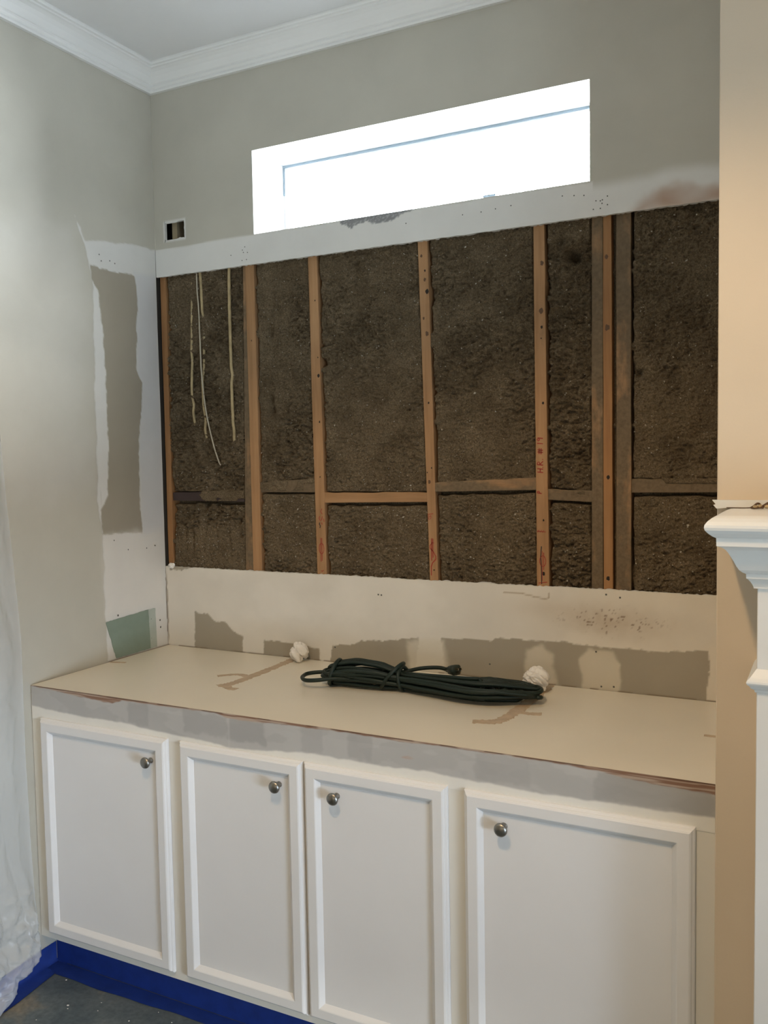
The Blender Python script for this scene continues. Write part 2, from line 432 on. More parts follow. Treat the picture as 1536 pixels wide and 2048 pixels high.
Zj[:, np.abs(zs-ZT) < 1e-6] += ((fbm(xs*40, xs*0, 4, 80)-.5)*.004+.001)[:, None]
Zj[:, np.abs(zs-ZB) < 1e-6] += ((fbm(xs*40, xs*0, 4, 81)-.5)*.005-.001)[:, None]
xc = (xs[1:]+xs[:-1])/2; zc = (zs[1:]+zs[:-1])/2
XC, ZCn = np.meshgrid(xc, zc, indexing='ij')
skip = ((ZCn > ZB) & (ZCn < ZT)) | ((XC > WX0) & (XC < WX1) & (ZCn > WZ0) & (ZCn < WZ1)) | ((XC > .0495) & (XC < .1435) & (ZCn > 2.2275) & (ZCn < 2.2895))
Y = (fbm(X*7, Z*7, 3, 90)-.5)*.0016
Xj = X.copy()
for xe in (.0495, .1435):
    k = np.abs(xs-xe) < 1e-6; Xj[k] += np.where((zs > 2.22) & (zs < 2.295), (vnoise(zs*130, zs*0, 91)-.5)*.006, 0)[None]
for ze in (2.2275, 2.2895):
    k = np.abs(zs-ze) < 1e-6; Zj[:, k] += np.where((xs > .045) & (xs < .148), (vnoise(xs*110, xs*0, 92)-.5)*.007, 0)[:, None]
wall_back = grid_mesh('wall_back', np.stack([Xj, Y, Zj], -1), M['wall_paint'], None, colr, True, skip, flip=False)
wall_back['kind'] = 'structure'
# cut edges of the board round the opening
kT = int(np.argmin(np.abs(zs-ZT))); kB = int(np.argmin(np.abs(zs-ZB)))
for k in (kT, kB):
    P = np.zeros((len(xs), 2, 3)); P[:, 0] = np.stack([xs, Y[:, k], Zj[:, k]], -1)
    P[:, 1] = P[:, 0]; P[:, 1, 1] = .0127; P[:, 1, 2] += (vnoise(xs*150, xs*0, 95)-.5)*.004
    grid_mesh('drywall_edge', P, M['gypsum'], wall_back, None, False)

# ---- studs, blocking and insulation inside the opening
YS = 0.0130
#        bottom x0,x1   top x0,x1   material
STUDS = [(.0015, .026, .0045, .0315, 'stud_dark'),
         (.373, .4095, .397, .4075, 'stud_dusty'),
         (.411, .449, .409, .448, 'stud'),
         (.690, .730, .680, .717, 'stud'),
         (1.134, 1.164, 1.107, 1.142, 'stud'),
         (1.506, 1.546, 1.502, 1.537, 'stud_half2'),
         (1.680, 1.7155, 1.683, 1.7165, 'stud_dusty'),
         (1.717, 1.746, 1.7175, 1.742, 'stud_dark'),
         (1.755, 1.800, 1.756, 1.799, 'stud_dusty')]
M['stud_half2'] = wood('pine_stud_smudged', *WC, dust=.30)
ZL0, ZL1 = ZB-.03, ZT+.03
def stud_x(s, z):
    t = (z-ZB)/(ZT-ZB); return s[0]+(s[2]-s[0])*t, s[1]+(s[3]-s[1])*t
stud_objs = []
for i, s in enumerate(STUDS):
    bm = bmesh.new(); rings = []
    n = 14; yo = {1: .004, 6: .002, 8: .003, 0: .003}.get(i, 0)
    for k in range(n+1):
        z = ZL0+(ZL1-ZL0)*k/n; a, b = stud_x(s, z)
        w1 = (vnoise(z*9, i*3.3, 100)-.5)*.0016; w2 = (vnoise(z*9, i*5.1+7, 101)-.5)*.0016
        e = .0012
        pr = [(a+w1, .10), (a+w1, YS+yo+e), (a+w1+e, YS+yo), (b+w2-e, YS+yo), (b+w2, YS+yo+e), (b+w2, .10)]
        rings.append([bm.verts.new((p[0], p[1], z)) for p in pr])
    for k in range(n):
        for j in range(5):
            bm.faces.new((rings[k][j], rings[k][j+1], rings[k+1][j+1], rings[k+1][j]))
    bm.faces.new(rings[0]); bm.faces.new(rings[-1][::-1])
    bmesh.ops.recalc_face_normals(bm, faces=bm.faces)
    stud_objs.append(mkbm('stud', bm, M[s[4]], wall_back))
# blocking: x0,x1,z0,z1 left, z0,z1 right, y, material, gap below
BLOCKS = [(0.030, .372, 1.229, 1.262, 1.226, 1.268, .022, 'block_dark', 1.0),
          (.450, .690, 1.263, 1.299, 1.263, 1.312, .020, 'block_buried', .5),
          (.724, 1.128, 1.226, 1.263, 1.232, 1.264, .015, 'block', 1.0),
          (1.155, 1.505, 1.266, 1.298, 1.273, 1.312, .014, 'block_dusty', 1.0),
          (1.543, 1.682, 1.242, 1.276, 1.236, 1.270, .017, 'block_dusty', .7),
          (1.797, 2.118, 1.265, 1.306, 1.267, 1.308, .020, 'block_buried', 1.0)]
for b in BLOCKS:
    bm = bmesh.new(); x0, x1, a0, a1, c0, c1, yb, mt, gp = b; vs = []
    n = 10
    rg = []
    for k in range(n+1):
        t = k/n; x = x0+(x1-x0)*t; lo = a0+(c0-a0)*t; hi = a1+(c1-a1)*t; hi += (vnoise(x*30, 3.3, 110)-.5)*.004
        e = .0012
        rg.append([bm.verts.new(p) for p in ((x, .09, lo), (x, yb+e, lo), (x, yb, lo+e), (x, yb, hi-e), (x, yb+e, hi), (x, .09, hi))])
    for k in range(n):
        for j in range(5): bm.faces.new((rg[k][j], rg[k][j+1], rg[k+1][j+1], rg[k+1][j]))
    bm.faces.new(rg[0]); bm.faces.new(rg[-1][::-1]); bmesh.ops.recalc_face_normals(bm, faces=bm.faces)
    mkbm('blocking', bm, M[mt], wall_back)
PITS = [(1.632, 1.985, .017, .045), (1.615, 1.99, .012, .03), (1.59, 2.03, .010, .02), (2.0, 1.44, .03, .022), (2.03, 1.36, .03, .02),
        (.50, 1.60, .012, .04), (.505, 1.56, .015, .03), (.50, 1.84, .02, .03), (.52, 1.93, .02, .018), (.24, 1.35, .03, .02),
        (.35, 1.10, .012, .03), (.345, 1.15, .010, .03), (.25, 1.20, .02, .02), (.18, 1.22, .02, .018), (.225, 1.95, .018, .022),
        (.73, 1.72, .012, .03), (1.153, 1.93, .012, .03), (.86, 2.0, .018, .016), (1.82, 1.02, .02, .02), (1.82, 1.62, .01, .03), (1.555, 1.8, .012, .03)]
LUMPS = [(1.632, 2.02, .022, .016), (.895, 2.03, .015, .016), (.93, 1.86, .018, .012), (.205, 1.915, .014, .014), (.34, 1.445, .014, .018), (.36, 1.47, .016, .01),
         (1.09, 1.87, .02, .012), (1.03, 2.03, .02, .012), (1.06, 1.68, .03, .01), (1.45, 1.85, .03, .012), (.33, 1.475, .013, .012)]
FLAT = [(.87, 1.62, .16), (1.35, 2.0, .15), (1.3, 1.42, .17), (.86, 1.08, .2), (1.33, 1.1, .22), (.58, 1.09, .15), (1.93, 1.85, .2), (1.95, 1.05, .14), (.95, 1.38, .15), (.58, 1.75, .1)]
def ins_depth(X, Z, xa, xb):
    torn = sstep(.44, .62, fbm(X*5.5+3, Z*5.5, 4, 120))
    for fx, fz, fr in FLAT:
        torn = torn*(1-.75*np.exp(-((X-fx)**2+(Z-fz)**2)/fr**2))
    wx = X+.022*(fbm(X*22, Z*22, 3, 161)-.5); wz = Z+.022*(fbm(X*22+7, Z*22, 3, 162)-.5)
    fl = sstep(.40, .60, fbm(wx*30, wz*62, 4, 163)); fl2 = sstep(.38, .62, fbm(wx*78, wz*150, 3, 164))
    h = (fbm(X*9, Z*9, 3, 121)-.5)*.012-.004*torn
    h += torn*((fl-.6)*.011+(fbm(wx*16, wz*22, 3, 165)-.5)*.022)+(fl2-.5)*(.0020+.0050*torn)
    h += (fbm(X*150, Z*190, 3, 124)-.5)*(.0075+.006*torn)
    c1 = cells(wx*62, wz*78, 1); c2 = cells(wx*150, wz*185, 2)
    crumb = torn*sstep(.42, .58, fbm(X*16, Z*16, 3, 166))
    h += crumb*(.0125*(.55-c1)+.0065*(.5-c2))+.0030*(.5-c2)
    h += (vnoise(X*330, Z*340, 125)-.5)*.0045
    h -= sstep(.68, .82, vnoise(wx*90, wz*150, 126))*(.0040+.006*torn)
    for px, pz, r, dp in PITS:
        h -= dp*np.exp(-(((X-px)**2+((Z-pz)*.85)**2)/r**2))*(.6+.8*fbm(X*70, Z*70, 3, 127))
    for px, pz, r, dp in LUMPS:
        h += dp*np.exp(-(((X-px)**2+(Z-pz)**2)/r**2))*(.6+.8*fbm(X*70, Z*70, 3, 128))
    # the fill has shrunk away from the studs
    eL = (X-xa); eR = (xb-X)
    gl = .0055+.010*vnoise(Z*30, X*0+xa*9, 129)**1.5; gr = .003+.007*vnoise(Z*32, X*0+xb*9, 130)**1.5
    h -= .040*(1-sstep(.25, 1, eL/gl))*sstep(.12, .34, vnoise(Z*35, X*0+xa*5, 131))
    h -= .034*(1-sstep(.25, 1, eR/gr))*sstep(.25, .5, vnoise(Z*30, X*0+xb*5, 132))
    return h
bays = [(0, 1), (2, 3), (3, 4), (4, 5), (5, 6), (8, 9), (7, 8)]
STEP = .0026
for li, ri in bays:
    zz = np.arange(ZL0+.012, ZL1-.012, STEP)
    xl = np.array([stud_x(STUDS[li], z)[1] for z in zz])
    xr = np.array([stud_x(STUDS[ri], z)[0] for z in zz]) if ri < 9 else np.full(len(zz), XR-.002)
    n = max(6, int(round((xr-xl).mean()/STEP)))
    u = np.linspace(0, 1, n)
    X = xl[None]+(xr-xl)[None]*u[:, None]; Z = np.repeat(zz[None], n, 0)
    h = ins_depth(X, Z, xl[None], xr[None])
    base = .0185
    if li == 7: h = h*.3-.012
    for b in BLOCKS:
        x0, x1, a0, a1, c0, c1, yb, mt, gp = b
        inx = (X > x0-.004) & (X < x1+.004); t = np.clip((X-x0)/(x1-x0), 0, 1); lo = a0+(c0-a0)*t; hi = a1+(c1-a1)*t
        gw = (.006+.007*vnoise(X*30, X*0, 140))*gp
        m = np.where(inx, sstep(lo-gw-.004, lo-gw+.001, Z)*(1-sstep(hi-.003, hi+.004, Z)), 0)
        bury = 0
        if mt == 'block_buried': bury = sstep(.36, .56, fbm(X*14, Z*30, 3, 141)+.10*(X < .7))*(Z > lo+.006+.02*(X > .7))
        if mt == 'block_dark': bury = sstep(.13, .17, X+.12*(fbm(X*20, Z*40, 3, 142)-.5))*np.where(Z > lo+.012, 1, sstep(.42, .5, fbm(X*22, Z*26, 3, 143)))*(Z > lo+.001)
        if mt == 'block_dusty': bury = sstep(.60, .68, fbm(X*16, Z*40, 3, 144))*(Z > hi-.012)
        over = np.maximum(h, .0005+.006*(fbm(X*60, Z*70, 3, 145)-.35)); h = np.where(m*bury > .3, over, h)
        m = m*(1-bury)
        h = h*(1-m)+m*(-.045)
    # worm-like channels below the dark block in the first bay
    if li == 0:
        ch = np.zeros_like(X)
        for cx in (.085, .125, .185, .235, .30):
            ch += np.exp(-((X-cx-.008*(vnoise(Z*14, Z*0+cx*40, 150)-.5)*2)/.006)**2)*(Z < 1.225)*sstep(1.0, 1.06, Z)
        h -= .012*ch*fbm(X*40, Z*20, 2, 151)*1.5
        for cx in (.046, .062):
            h -= .007*np.exp(-((X-cx)/.003)**2)*sstep(.45, .6, vnoise(Z*18, Z*0+cx*50, 152))
    P = np.stack([X, base-h, Z], -1)
    grid_mesh('cellulose_insulation', P, M['insulation'], wall_back, None, True)
# loose pale scraps of paper in the fill
rs = np.random.RandomState(3); V = []; F = []
def depth_at(x, z):
    for li, ri in bays:
        xa = stud_x(STUDS[li], z)[1]; xb = stud_x(STUDS[ri], z)[0] if ri < 9 else XR-.002
        if xa+.006 < x < xb-.004:
            return .0185-float(ins_depth(np.array([[x]]), np.array([[z]]), np.array([[xa]]), np.array([[xb]]))[0, 0])
    return None
for i in range(3000):
    x = rs.uniform(.03, XR-.01); z = rs.uniform(ZB+.004, ZT-.01)
    if rs.rand() > .45+.55*(z < 1.35): continue
    y = depth_at(x, z)
    if y is None or any(b[0] < x < b[1] and min(b[2], b[4])-.012 < z < max(b[3], b[5])+.004 for b in BLOCKS): continue
    a = rs.uniform(0, 6.28); L = rs.uniform(.0012, .0034)*(1.5 if rs.rand() < .06 else 1); w = L*rs.uniform(.3, .8)
    d = np.array((math.cos(a)*L, rs.uniform(-.3, .3)*L, math.sin(a)*L)); e = np.array((-math.sin(a)*w, rs.uniform(-.3, .3)*w, math.cos(a)*w))
    c = np.array((x, y-.0022, z)); b = len(V)
    V += [c-d, c-e, c+d, c+e, c+np.array((0, -.0012, 0)), c+np.array((0, .004, 0))]
    for q in range(4):
        F.append((b+q, b+(q+1) % 4, b+4)); F.append((b+(q+1) % 4, b+q, b+5))
o = mk('paper_fleck', V, F, M['fleck'], wall_back); o['kind'] = 'stuff'
# sheathing closing the stud bays at the back
bm = bmesh.new()
def addbox(bm, x0, x1, y0, y1, z0, z1):
    m = bmesh.ops.create_cube(bm, size=1)
    for v in m['verts']: v.co = Vector((x0+(v.co.x+.5)*(x1-x0), y0+(v.co.y+.5)*(y1-y0), z0+(v.co.z+.5)*(z1-z0)))
addbox(bm, -.12, XE, .115, .135, -.31, WZ0-.012); addbox(bm, -.12, XE, .115, .135, WZ1+.012, ZC)
addbox(bm, -.12, WX0-.012, .115, .135, WZ0-.012, WZ1+.012); addbox(bm, WX1+.012, XE, .115, .135, WZ0-.012, WZ1+.012)
addbox(bm, -.14, -.004, -.03, .135, -.31, ZC)
mkbm('sheathing', bm, M['sheathing'], wall_back)
# what shows inside the small box hole
M['batten'] = wood('pale_batten', (.30, .24, .15), (.38, .31, .20), (.45, .37, .25))
box('batten', .0600, .0845, .030, .110, 2.16, 2.36, M['batten'], wall_back, .001)
for (za, zb) in ((2.2275, 2.2895),):
    bm = bmesh.new()
    for x0, x1, z0, z1 in ((.043, .0495, za-.004, zb+.004), (.1435, .150, za-.004, zb+.004), (.0495, .1435, za-.008, za-.001), (.0495, .1435, zb+.001, zb+.008)):
        addbox(bm, x0, x1, .0015, .0127, z0, z1)
    mkbm('drywall_edge', bm, M['gypsum'], wall_back)

# nail holes and knots on the stud faces, handwriting in red marker
HOLES = {3: [(.706, 1.939, 3, 'hole'), (.714, 1.675, 7, 'hole'), (.713, 1.74, 3, 'hole'), (.714, 1.513, 4, 'hole'), (.711, 1.318, 3, 'hole')],
         4: [(1.120, 2.045, 5, 'knot'), (1.132, 1.996, 4, 'hole'), (1.131, 1.967, 6, 'knot'), (1.139, 1.927, 8, 'hole'), (1.125, 1.841, 5, 'knot'), (1.137, 1.79, 8, 'knot'), (1.139, 1.562, 4, 'hole'), (1.146, 1.346, 3, 'hole'), (1.130, 1.331, 2.5, 'hole'), (1.150, 1.004, 3, 'hole'), (1.138, 1.30, 7, 'knot')],
         5: [(1.529, 1.975, 7, 'knot'), (1.527, 1.78, 5, 'hole'), (1.530, 1.545, 5, 'hole'), (1.526, 1.829, 9, 'knot'), (1.529, 1.178, 4, 'hole'), (1.528, 1.009, 6, 'hole'), (1.525, 1.745, 2.5, 'hole')],
         7: [(1.728, 1.972, 7, 'knot'), (1.730, 1.762, 9, 'knot'), (1.732, 1.311, 7, 'hole'), (1.731, 1.004, 7.5, 'hole')],
         2: [(.43, 1.82, 4, 'knot')]}
for si, hs in HOLES.items():
    for (x, z, r, kd) in hs:
        r *= .001; V = [(x, YS-.0008, z)]; F = []; n = 10
        for k in range(n):
            a = 2*math.pi*k/n; rr = r*(1+.25*random.Random(k+si*9+int(z*99)).uniform(-1, 1))
            V.append((x+rr*.75*math.cos(a), YS-.0004, z+rr*math.sin(a)))
        F = [(0, 1+(k+1) % n, 1+k) for k in range(n)]
        mk('nail_hole' if kd == 'hole' else 'knot', V, F, M[kd], stud_objs[si])
random.seed(5)
def marks(si, strokes, mat, w=.0022, name='marker_writing'):
    V = []; F = []
    for s in strokes: ribbon_geo(s, w*1.45, YS-.0006, V, F, .2)
    mk(name, V, F, M[mat], stud_objs[si])
GL = {'H': [[(0, 0), (.1, 1)], [(.55, 0), (.65, 1)], [(.05, .5), (.6, .5)]], 'R': [[(0, 0), (.1, 1)], [(.1, 1), (.5, .95), (.55, .7), (.06, .5)], [(.2, .5), (.65, 0)]],
      '.': [[(0, 0), (.1, .12)]], '#': [[(.15, 0), (.25, .95)], [(.5, 0), (.6, .95)], [(-.15, .35), (.85, .33)], [(-.1, .68), (.9, .64)]],
      '1': [[(.1, 0), (.2, 1)]], '9': [[(.5, .85), (.3, 1), (.08, .8), (.2, .58), (.5, .72), (.55, .9), (.45, 0)]], 'P': [[(0, 0), (.1, 1)], [(.1, 1), (.5, .95), (.5, .65), (.06, .5)]]}
def vtext(items, xr, h):       # reads upward along the stud
    out = []
    for chx, z0 in items:
        for s in GL[chx]: out.append([(xr-b*h, z0+a*h) for a, b in s])
    return out
marks(5, vtext([('H', 1.328), ('.', 1.343), ('R', 1.351), ('.', 1.368), ('#', 1.388), ('1', 1.416), ('9', 1.426)], 1.529, .019), 'red_ink')
marks(5, vtext([('P', 1.262)], 1.524, .014), 'red_ink')
circ = lambda cx, cz, rx, rz: [(cx+rx*math.cos(t), cz+rz*math.sin(t)) for t in np.linspace(0, 6.28, 18)]
marks(5, [[(1.510, 1.139), (1.514, 1.147), (1.518, 1.139), (1.522, 1.147), (1.526, 1.139), (1.530, 1.146)], [(1.508, 1.143), (1.536, 1.141)], circ(1.526, 1.048, .010, .017), [(1.524, 1.08), (1.524, .985)], [(1.529, 1.075), (1.529, 1.02)], [(1.512, .978), (1.540, .982)]], 'red_ink', .0016)
marks(5, [[(1.522, 1.095), (1.519, 1.06), (1.521, 1.03), (1.522, .975)]], 'black_ink', .002)
marks(3, [circ(.711, 1.062, .010, .019), [(.708, 1.10), (.708, 1.015)], [(.713, 1.10), (.713, 1.018)], [(.706, .982), (.712, .980), (.718, .984)]], 'red_ink', .0018)
marks(3, [[(.716, 1.205), (.711, 1.195), (.717, 1.185)], [(.706, 1.178), (.703, 1.17), (.709, 1.162)], [(.717, 1.178), (.714, 1.163)], [(.722, 1.17), (.724, 1.158)], [(.714, 1.155), (.716, 1.148)]], 'red_ink', .002)
marks(3, [[(.706, 1.155), (.704, 1.150), (.708, 1.143), (.706, 1.136)]], 'black_ink', .0026)
marks(4, [[(1.151, 1.095), (1.145, 1.096), (1.136, 1.085), (1.137, 1.076), (1.148, 1.066), (1.157, 1.050), (1.157, 1.040), (1.145, 1.028), (1.140, 1.015), (1.140, .985)], [(1.142, 1.11), (1.142, 1.035)], [(1.147, 1.11), (1.147, 1.045)]], 'red_ink', .0022)
marks(4, [[(1.130, 1.184), (1.133, 1.187), (1.135, 1.183), (1.131, 1.175), (1.136, 1.175)], [(1.140, 1.182), (1.138, 1.186), (1.141, 1.187), (1.142, 1.182), (1.139, 1.174)], [(1.130, 1.191), (1.150, 1.193)]], 'red_ink', .0014)
# drywall screws left in the boards
def screws(pts, ax, par, r=.0026):
    for a, z in pts:
        V = []; n = 6
        for k in range(n):
            t = 2*math.pi*k/n
            V.append((a+r*math.cos(t), -.0008, z+r*math.sin(t)) if ax == 'back' else (.0008, a+r*math.cos(t), z+r*math.sin(t)))
        for k in range(n):
            t = 2*math.pi*k/n
            V.append((a+.6*r*math.cos(t), -.0016, z+.6*r*math.sin(t)) if ax == 'back' else (.0016, a+.6*r*math.cos(t), z+.6*r*math.sin(t)))
        F = [(k, (k+1) % n, n+(k+1) % n, n+k) for k in range(n)]+[tuple(range(n, 2*n))]
        mk('screw', V, F, M['screw'], par)
screws([(.41, 2.147), (.421, 2.157), (.414, 2.138), (.432, 2.136), (.407, 2.11), (.427, 2.111), (.358, 2.134), (1.664, 2.157), (1.634, 2.161), (1.598, 2.165), (1.713, 2.134), (1.719, 2.136), (1.7, 2.136), (1.718, 2.126), (1.734, 2.145), (1.692, 2.112), (1.713, 2.112), (1.734, 2.12), (1.435, 2.16), (1.384, 2.157), (1.336, 2.154), (1.273, 2.154), (1.072, 2.154)], 'back', wall_back, .0021)
screws([(.766, .712), (1.35, .705), (1.728, .955), (1.713, .669), (1.751, .672), (1.697, .776), (1.77, .948), (.944, .911), (.956, .91)], 'back', wall_back, .0032)

# ---- left wall
leftTan = [(-.341, 2.078), (-.22, 2.073), (-.117, 2.08), (-.108, 1.991), (-.126, 1.728), (-.096, 1.683), (-.108, 1.56), (-.128, 1.465), (-.132, 1.239), (-.124, 1.116), (-.268, 1.121), (-.33, 1.123), (-.33, 1.213), (-.296, 1.265), (-.282, 1.428), (-.286, 1.554), (-.284, 1.698), (-.292, 1.875), (-.307, 1.996), (-.334, 2.03)]
leftWhite = [(-.402, 2.235), (-.36, 2.16), (-.20, 2.185), (0.05, 2.20), (.05, .60), (-.31, .60), (-.328, .667), (-.330, 1.114), (-.345, 1.25), (-.338, 1.7), (-.332, 2.027), (-.357, 2.127)]
def left_colors(Yv, Z):
    c = np.empty(Yv.shape+(3,)); c[:] = PAINT*1.03
    # paler patch feathered over the paint of the front part
    c = mixc(c, (.56, .545, .50), pmask(Yv, Z, [(-1.2, 2.1), (-.42, 2.2), (-.36, 1.9), (-.36, 1.3), (-1.2, 1.2)], .08, .06, 9, 200)*.6)
    c = mixc(c, COMP*.97, pmask(Yv, Z, leftWhite, .003, .008, 22, 201))
    c = mixc(c, (.60, .60, .61), pmask(Yv, Z, [(-.115, 2.09), (-.002, 2.1), (-.002, 1.10), (-.125, 1.10)], .012, .01, 20, 203)*.7)
    c = mixc(c, TAN, pmask(Yv, Z, leftTan, .0025, .006, 40, 202))
    c = mixc(c, (.72, .69, .64), pmask(Yv, Z, [(-.33, 1.12), (-.02, 1.12), (-.02, .83), (-.33, .82)], .02, .01, 20, 204)*.6)
    # torn edge line of the old board
    ln = (1-sstep(.0008, .0024, np.abs(Yv+.331+.002*(vnoise(Z*20, Z*0, 205)-.5))))*sstep(1.1, 1.13, Z)*(1-sstep(1.26, 1.3, Z))
    c = mixc(c, (.27, .23, .18), ln*.9)
    cr = (1-sstep(.001, .003, np.abs(Yv+.001)))*sstep(.66, .70, Z)*(1-sstep(.93, .97, Z))*sstep(.3, .5, vnoise(Z*60, Z*0, 206))
    c = mixc(c, (.23, .19, .14), cr)
    j = (1-sstep(.660, .6635, Z))*(Z > .6)*sstep(-.33, -.32, Yv)*.8; c = mixc(c, (.30, .24, .17), j)
    return c
ys = lines((-5.6, -1.3, .43), (-1.3, -.45, .015), (-.45, 0, .0045))
zs2 = lines((-.31, .60, .06), (.60, 2.26, .0045), (2.26, ZC, .04))
Yv, Zv = np.meshgrid(ys, zs2, indexing='ij')
xw = (fbm(Yv*6, Zv*6, 3, 210)-.5)*.002*(Yv > -1.2)
sk = pmask(Yv, Zv, leftWhite, .004, .008, 22, 201); xw = xw-.0014*sk*(1-pmask(Yv, Zv, leftTan, .003, .006, 40, 202)*.5)
wall_left = grid_mesh('wall_left', np.stack([xw, Yv, Zv], -1), M['wall_paint'], None, left_colors(Yv, Zv), True, flip=True)
wall_left['kind'] = 'structure'
# the green board let into the corner above the worktop
M['green'] = mottled('green_drywall_paper', (.215, .275, .225), .7, .05, 20, 150, .1)
M['green_pale'] = mottled('thinly_skimmed_green_board', (.40, .445, .40), .7, .06, 20, 150, .1)
def slab(name, poly, mat, par, t=.0016, base=.0002, rag=.0012, seed=0):
    P = []
    for i in range(len(poly)):
        a = np.array(poly[i]); b = np.array(poly[(i+1) % len(poly)]); n = max(2, int(np.hypot(*(b-a))/.008))
        for k in range(n):
            q = a+(b-a)*k/n; P.append(q+(np.array((vnoise(q[0]*130, q[1]*130, seed), vnoise(q[0]*130+9, q[1]*130+5, seed)))-.5)*2*rag)
    n = len(P); V = [(base, p[0], p[1]) for p in P]+[(base+t, p[0], p[1]) for p in P]
    return mk(name, V, [tuple(range(n, 2*n))]+[(k, (k+1) % n, n+(k+1) % n, n+k) for k in range(n)], mat, par)
slab('drywall_patch', [(-.331, .805), (-.258, .809), (-.109, .816), (-.102, .664), (-.285, .664), (-.298, .700), (-.307, .736), (-.322, .776)], M['green'], wall_left, seed=3)['label'] = 'green moisture resistant drywall patch'
slab('drywall_patch', [(-.109, .816), (-.070, .816), (-.066, .664), (-.102, .664)], M['green_pale'], wall_left, .0014, seed=4)['label'] = 'pale green thinly skimmed board strip'
screws([(-.268, .82), (-.185, .802), (-.094, .777), (-.044, .764), (-.042, .736), (-.098, .703), (-.156, .701), (-.211, .706)], 'left', wall_left, .0042)
screws([(-.274, 1.098), (-.204, 1.057), (-.105, 1.053), (-.058, 1.058), (-.287, 2.102), (-.296, 2.123), (-.245, 2.11), (-.22, 2.105)], 'left', wall_left, .0028)

# ---- chimney breast / right side
wall_right = box('wall_right', XR, XE, YB, .10, -.31, ZC, M['breast_paint'], None, .002); wall_right['kind'] = 'structure'
# ---- rest of the room
def plane(name, pts, mat, kind='structure'):
    o = mk(name, pts, [(0, 1, 2, 3)], mat); o['kind'] = kind; return o
fl = box('floor', -.12, XE, YE, .11, -.36, -.31, M['floor']); fl['kind'] = 'structure'
ce = box('ceiling', -.12, XE, YE, .135, ZC, ZC+.05, M['ceiling']); ce['kind'] = 'structure'
plane('wall_next_room', [(XE, YE, -.31), (XE, YB, -.31), (XE, YB, ZC), (XE, YE, ZC)], M['plain_wall'])
plane('wall_front', [(0, YE, -.31), (XE, YE, -.31), (XE, YE, ZC), (0, YE, ZC)], M['plain_wall'])
bm = bmesh.new()
addbox(bm, XP, XP+.12, -1.90, YB, .62, ZC); addbox(bm, XP, XP+.12, -1.72, YB, -.31, .62); addbox(bm, XP, XP+.12, YE, -3.05, -.31, ZC); addbox(bm, XP, XP+.12, -3.05, -1.90, 1.92, ZC); addbox(bm, XP, XP+.12, -3.05, -1.90, .62, 1.60)  # added out of view; its slots shape the fill beams
o = mkbm('wall_light_slots', bm, M['plain_wall']); o['kind'] = 'structure'

# ---- crown moulding
prof = [(0.0, 2.775), (.014, 2.775), (.0165, 2.781), (.0145, 2.787), (.0175, 2.789), (.0215, 2.795), (.0205, 2.801), (.024, 2.803), (.0275, 2.811), (.034, 2.824), (.044, 2.836), (.054, 2.843), (.060, 2.845), (.061, 2.850), (.069, 2.851), (.0715, 2.857), (.070, ZC)]
V = []; F = []
for p, z in prof: V += [(p, YE, z), (p, -p, z)]
F = [(2*i, 2*i+1, 2*i+3, 2*i+2) for i in range(len(prof)-1)]
tr = mk('trim_1', V, F, M['trim']); tr['kind'] = 'structure'
V = []
for p, z in prof: V += [(p, -p, z), (XR, -p, z)]
tr = mk('trim_2', V, F, M['trim']); tr['kind'] = 'structure'
V = []
for p, z in prof: V += [(XR-p, -p, z), (XR-p, YB-p, z), (XP, YB-p, z)]
F3 = []
for i in range(len(prof)-1):
    for j in range(2): F3.append((3*i+j, 3*i+j+1, 3*i+j+4, 3*i+j+3))
tr = mk('trim_3', V, F3, M['trim']); tr['kind'] = 'structure'

# ---- high window
win = empty('window_1', ((WX0+WX1)/2, .20, WZ0)); win['kind'] = 'structure'
for x0, x1, z0, z1 in ((WX0-.012, WX0, WZ0-.012, WZ1+.012), (WX1, WX1+.012, WZ0-.012, WZ1+.012)):
    box('window_jamb', x0, x1, .002, .26, z0, z1, M['frame_white'], win)
box('window_jamb', WX0, WX1, .002, .26, WZ1, WZ1+.012, M['frame_white'], win)
box('window_sill', WX0, WX1, .002, .26, WZ0-.012, WZ0, M['frame_white'], win)
fb = .016
for nm, a in (('sash_rail', (WX0, WX1, .205, .235, WZ1-fb, WZ1)), ('sash_rail', (WX0, WX1, .205, .235, WZ0, WZ0+fb+.02)),
              ('sash_stile', (WX0, WX0+fb, .205, .235, WZ0+fb+.02, WZ1-fb)), ('sash_stile', (WX1-fb, WX1, .205, .235, WZ0+fb+.02, WZ1-fb))):
    box(nm, *a, M['frame_white'], win, .002)
box('window_pane', WX0+fb, WX1-fb, .218, .222, WZ0+fb+.02, WZ1-fb, M['glass'], win)
gap_grey = newmat('grey_gap_shade_and_latch', (.22, .27, .30), .6)[0]  # grey strips stand in for the sash's shadow gap; latch shares the colour
box('window_gap_shade', WX0+.001, WX1, .1995, .2049, WZ1-.0075, WZ1-.0005, gap_grey, win)
box('window_gap_shade', WX0+.0005, WX0+.0055, .1995, .2049, WZ1-.11, WZ1-.0075, gap_grey, win)
lt = box('window_latch', 1.27, 1.315, .190, .205, WZ0+.058, WZ0+.066, gap_grey, win, .002)

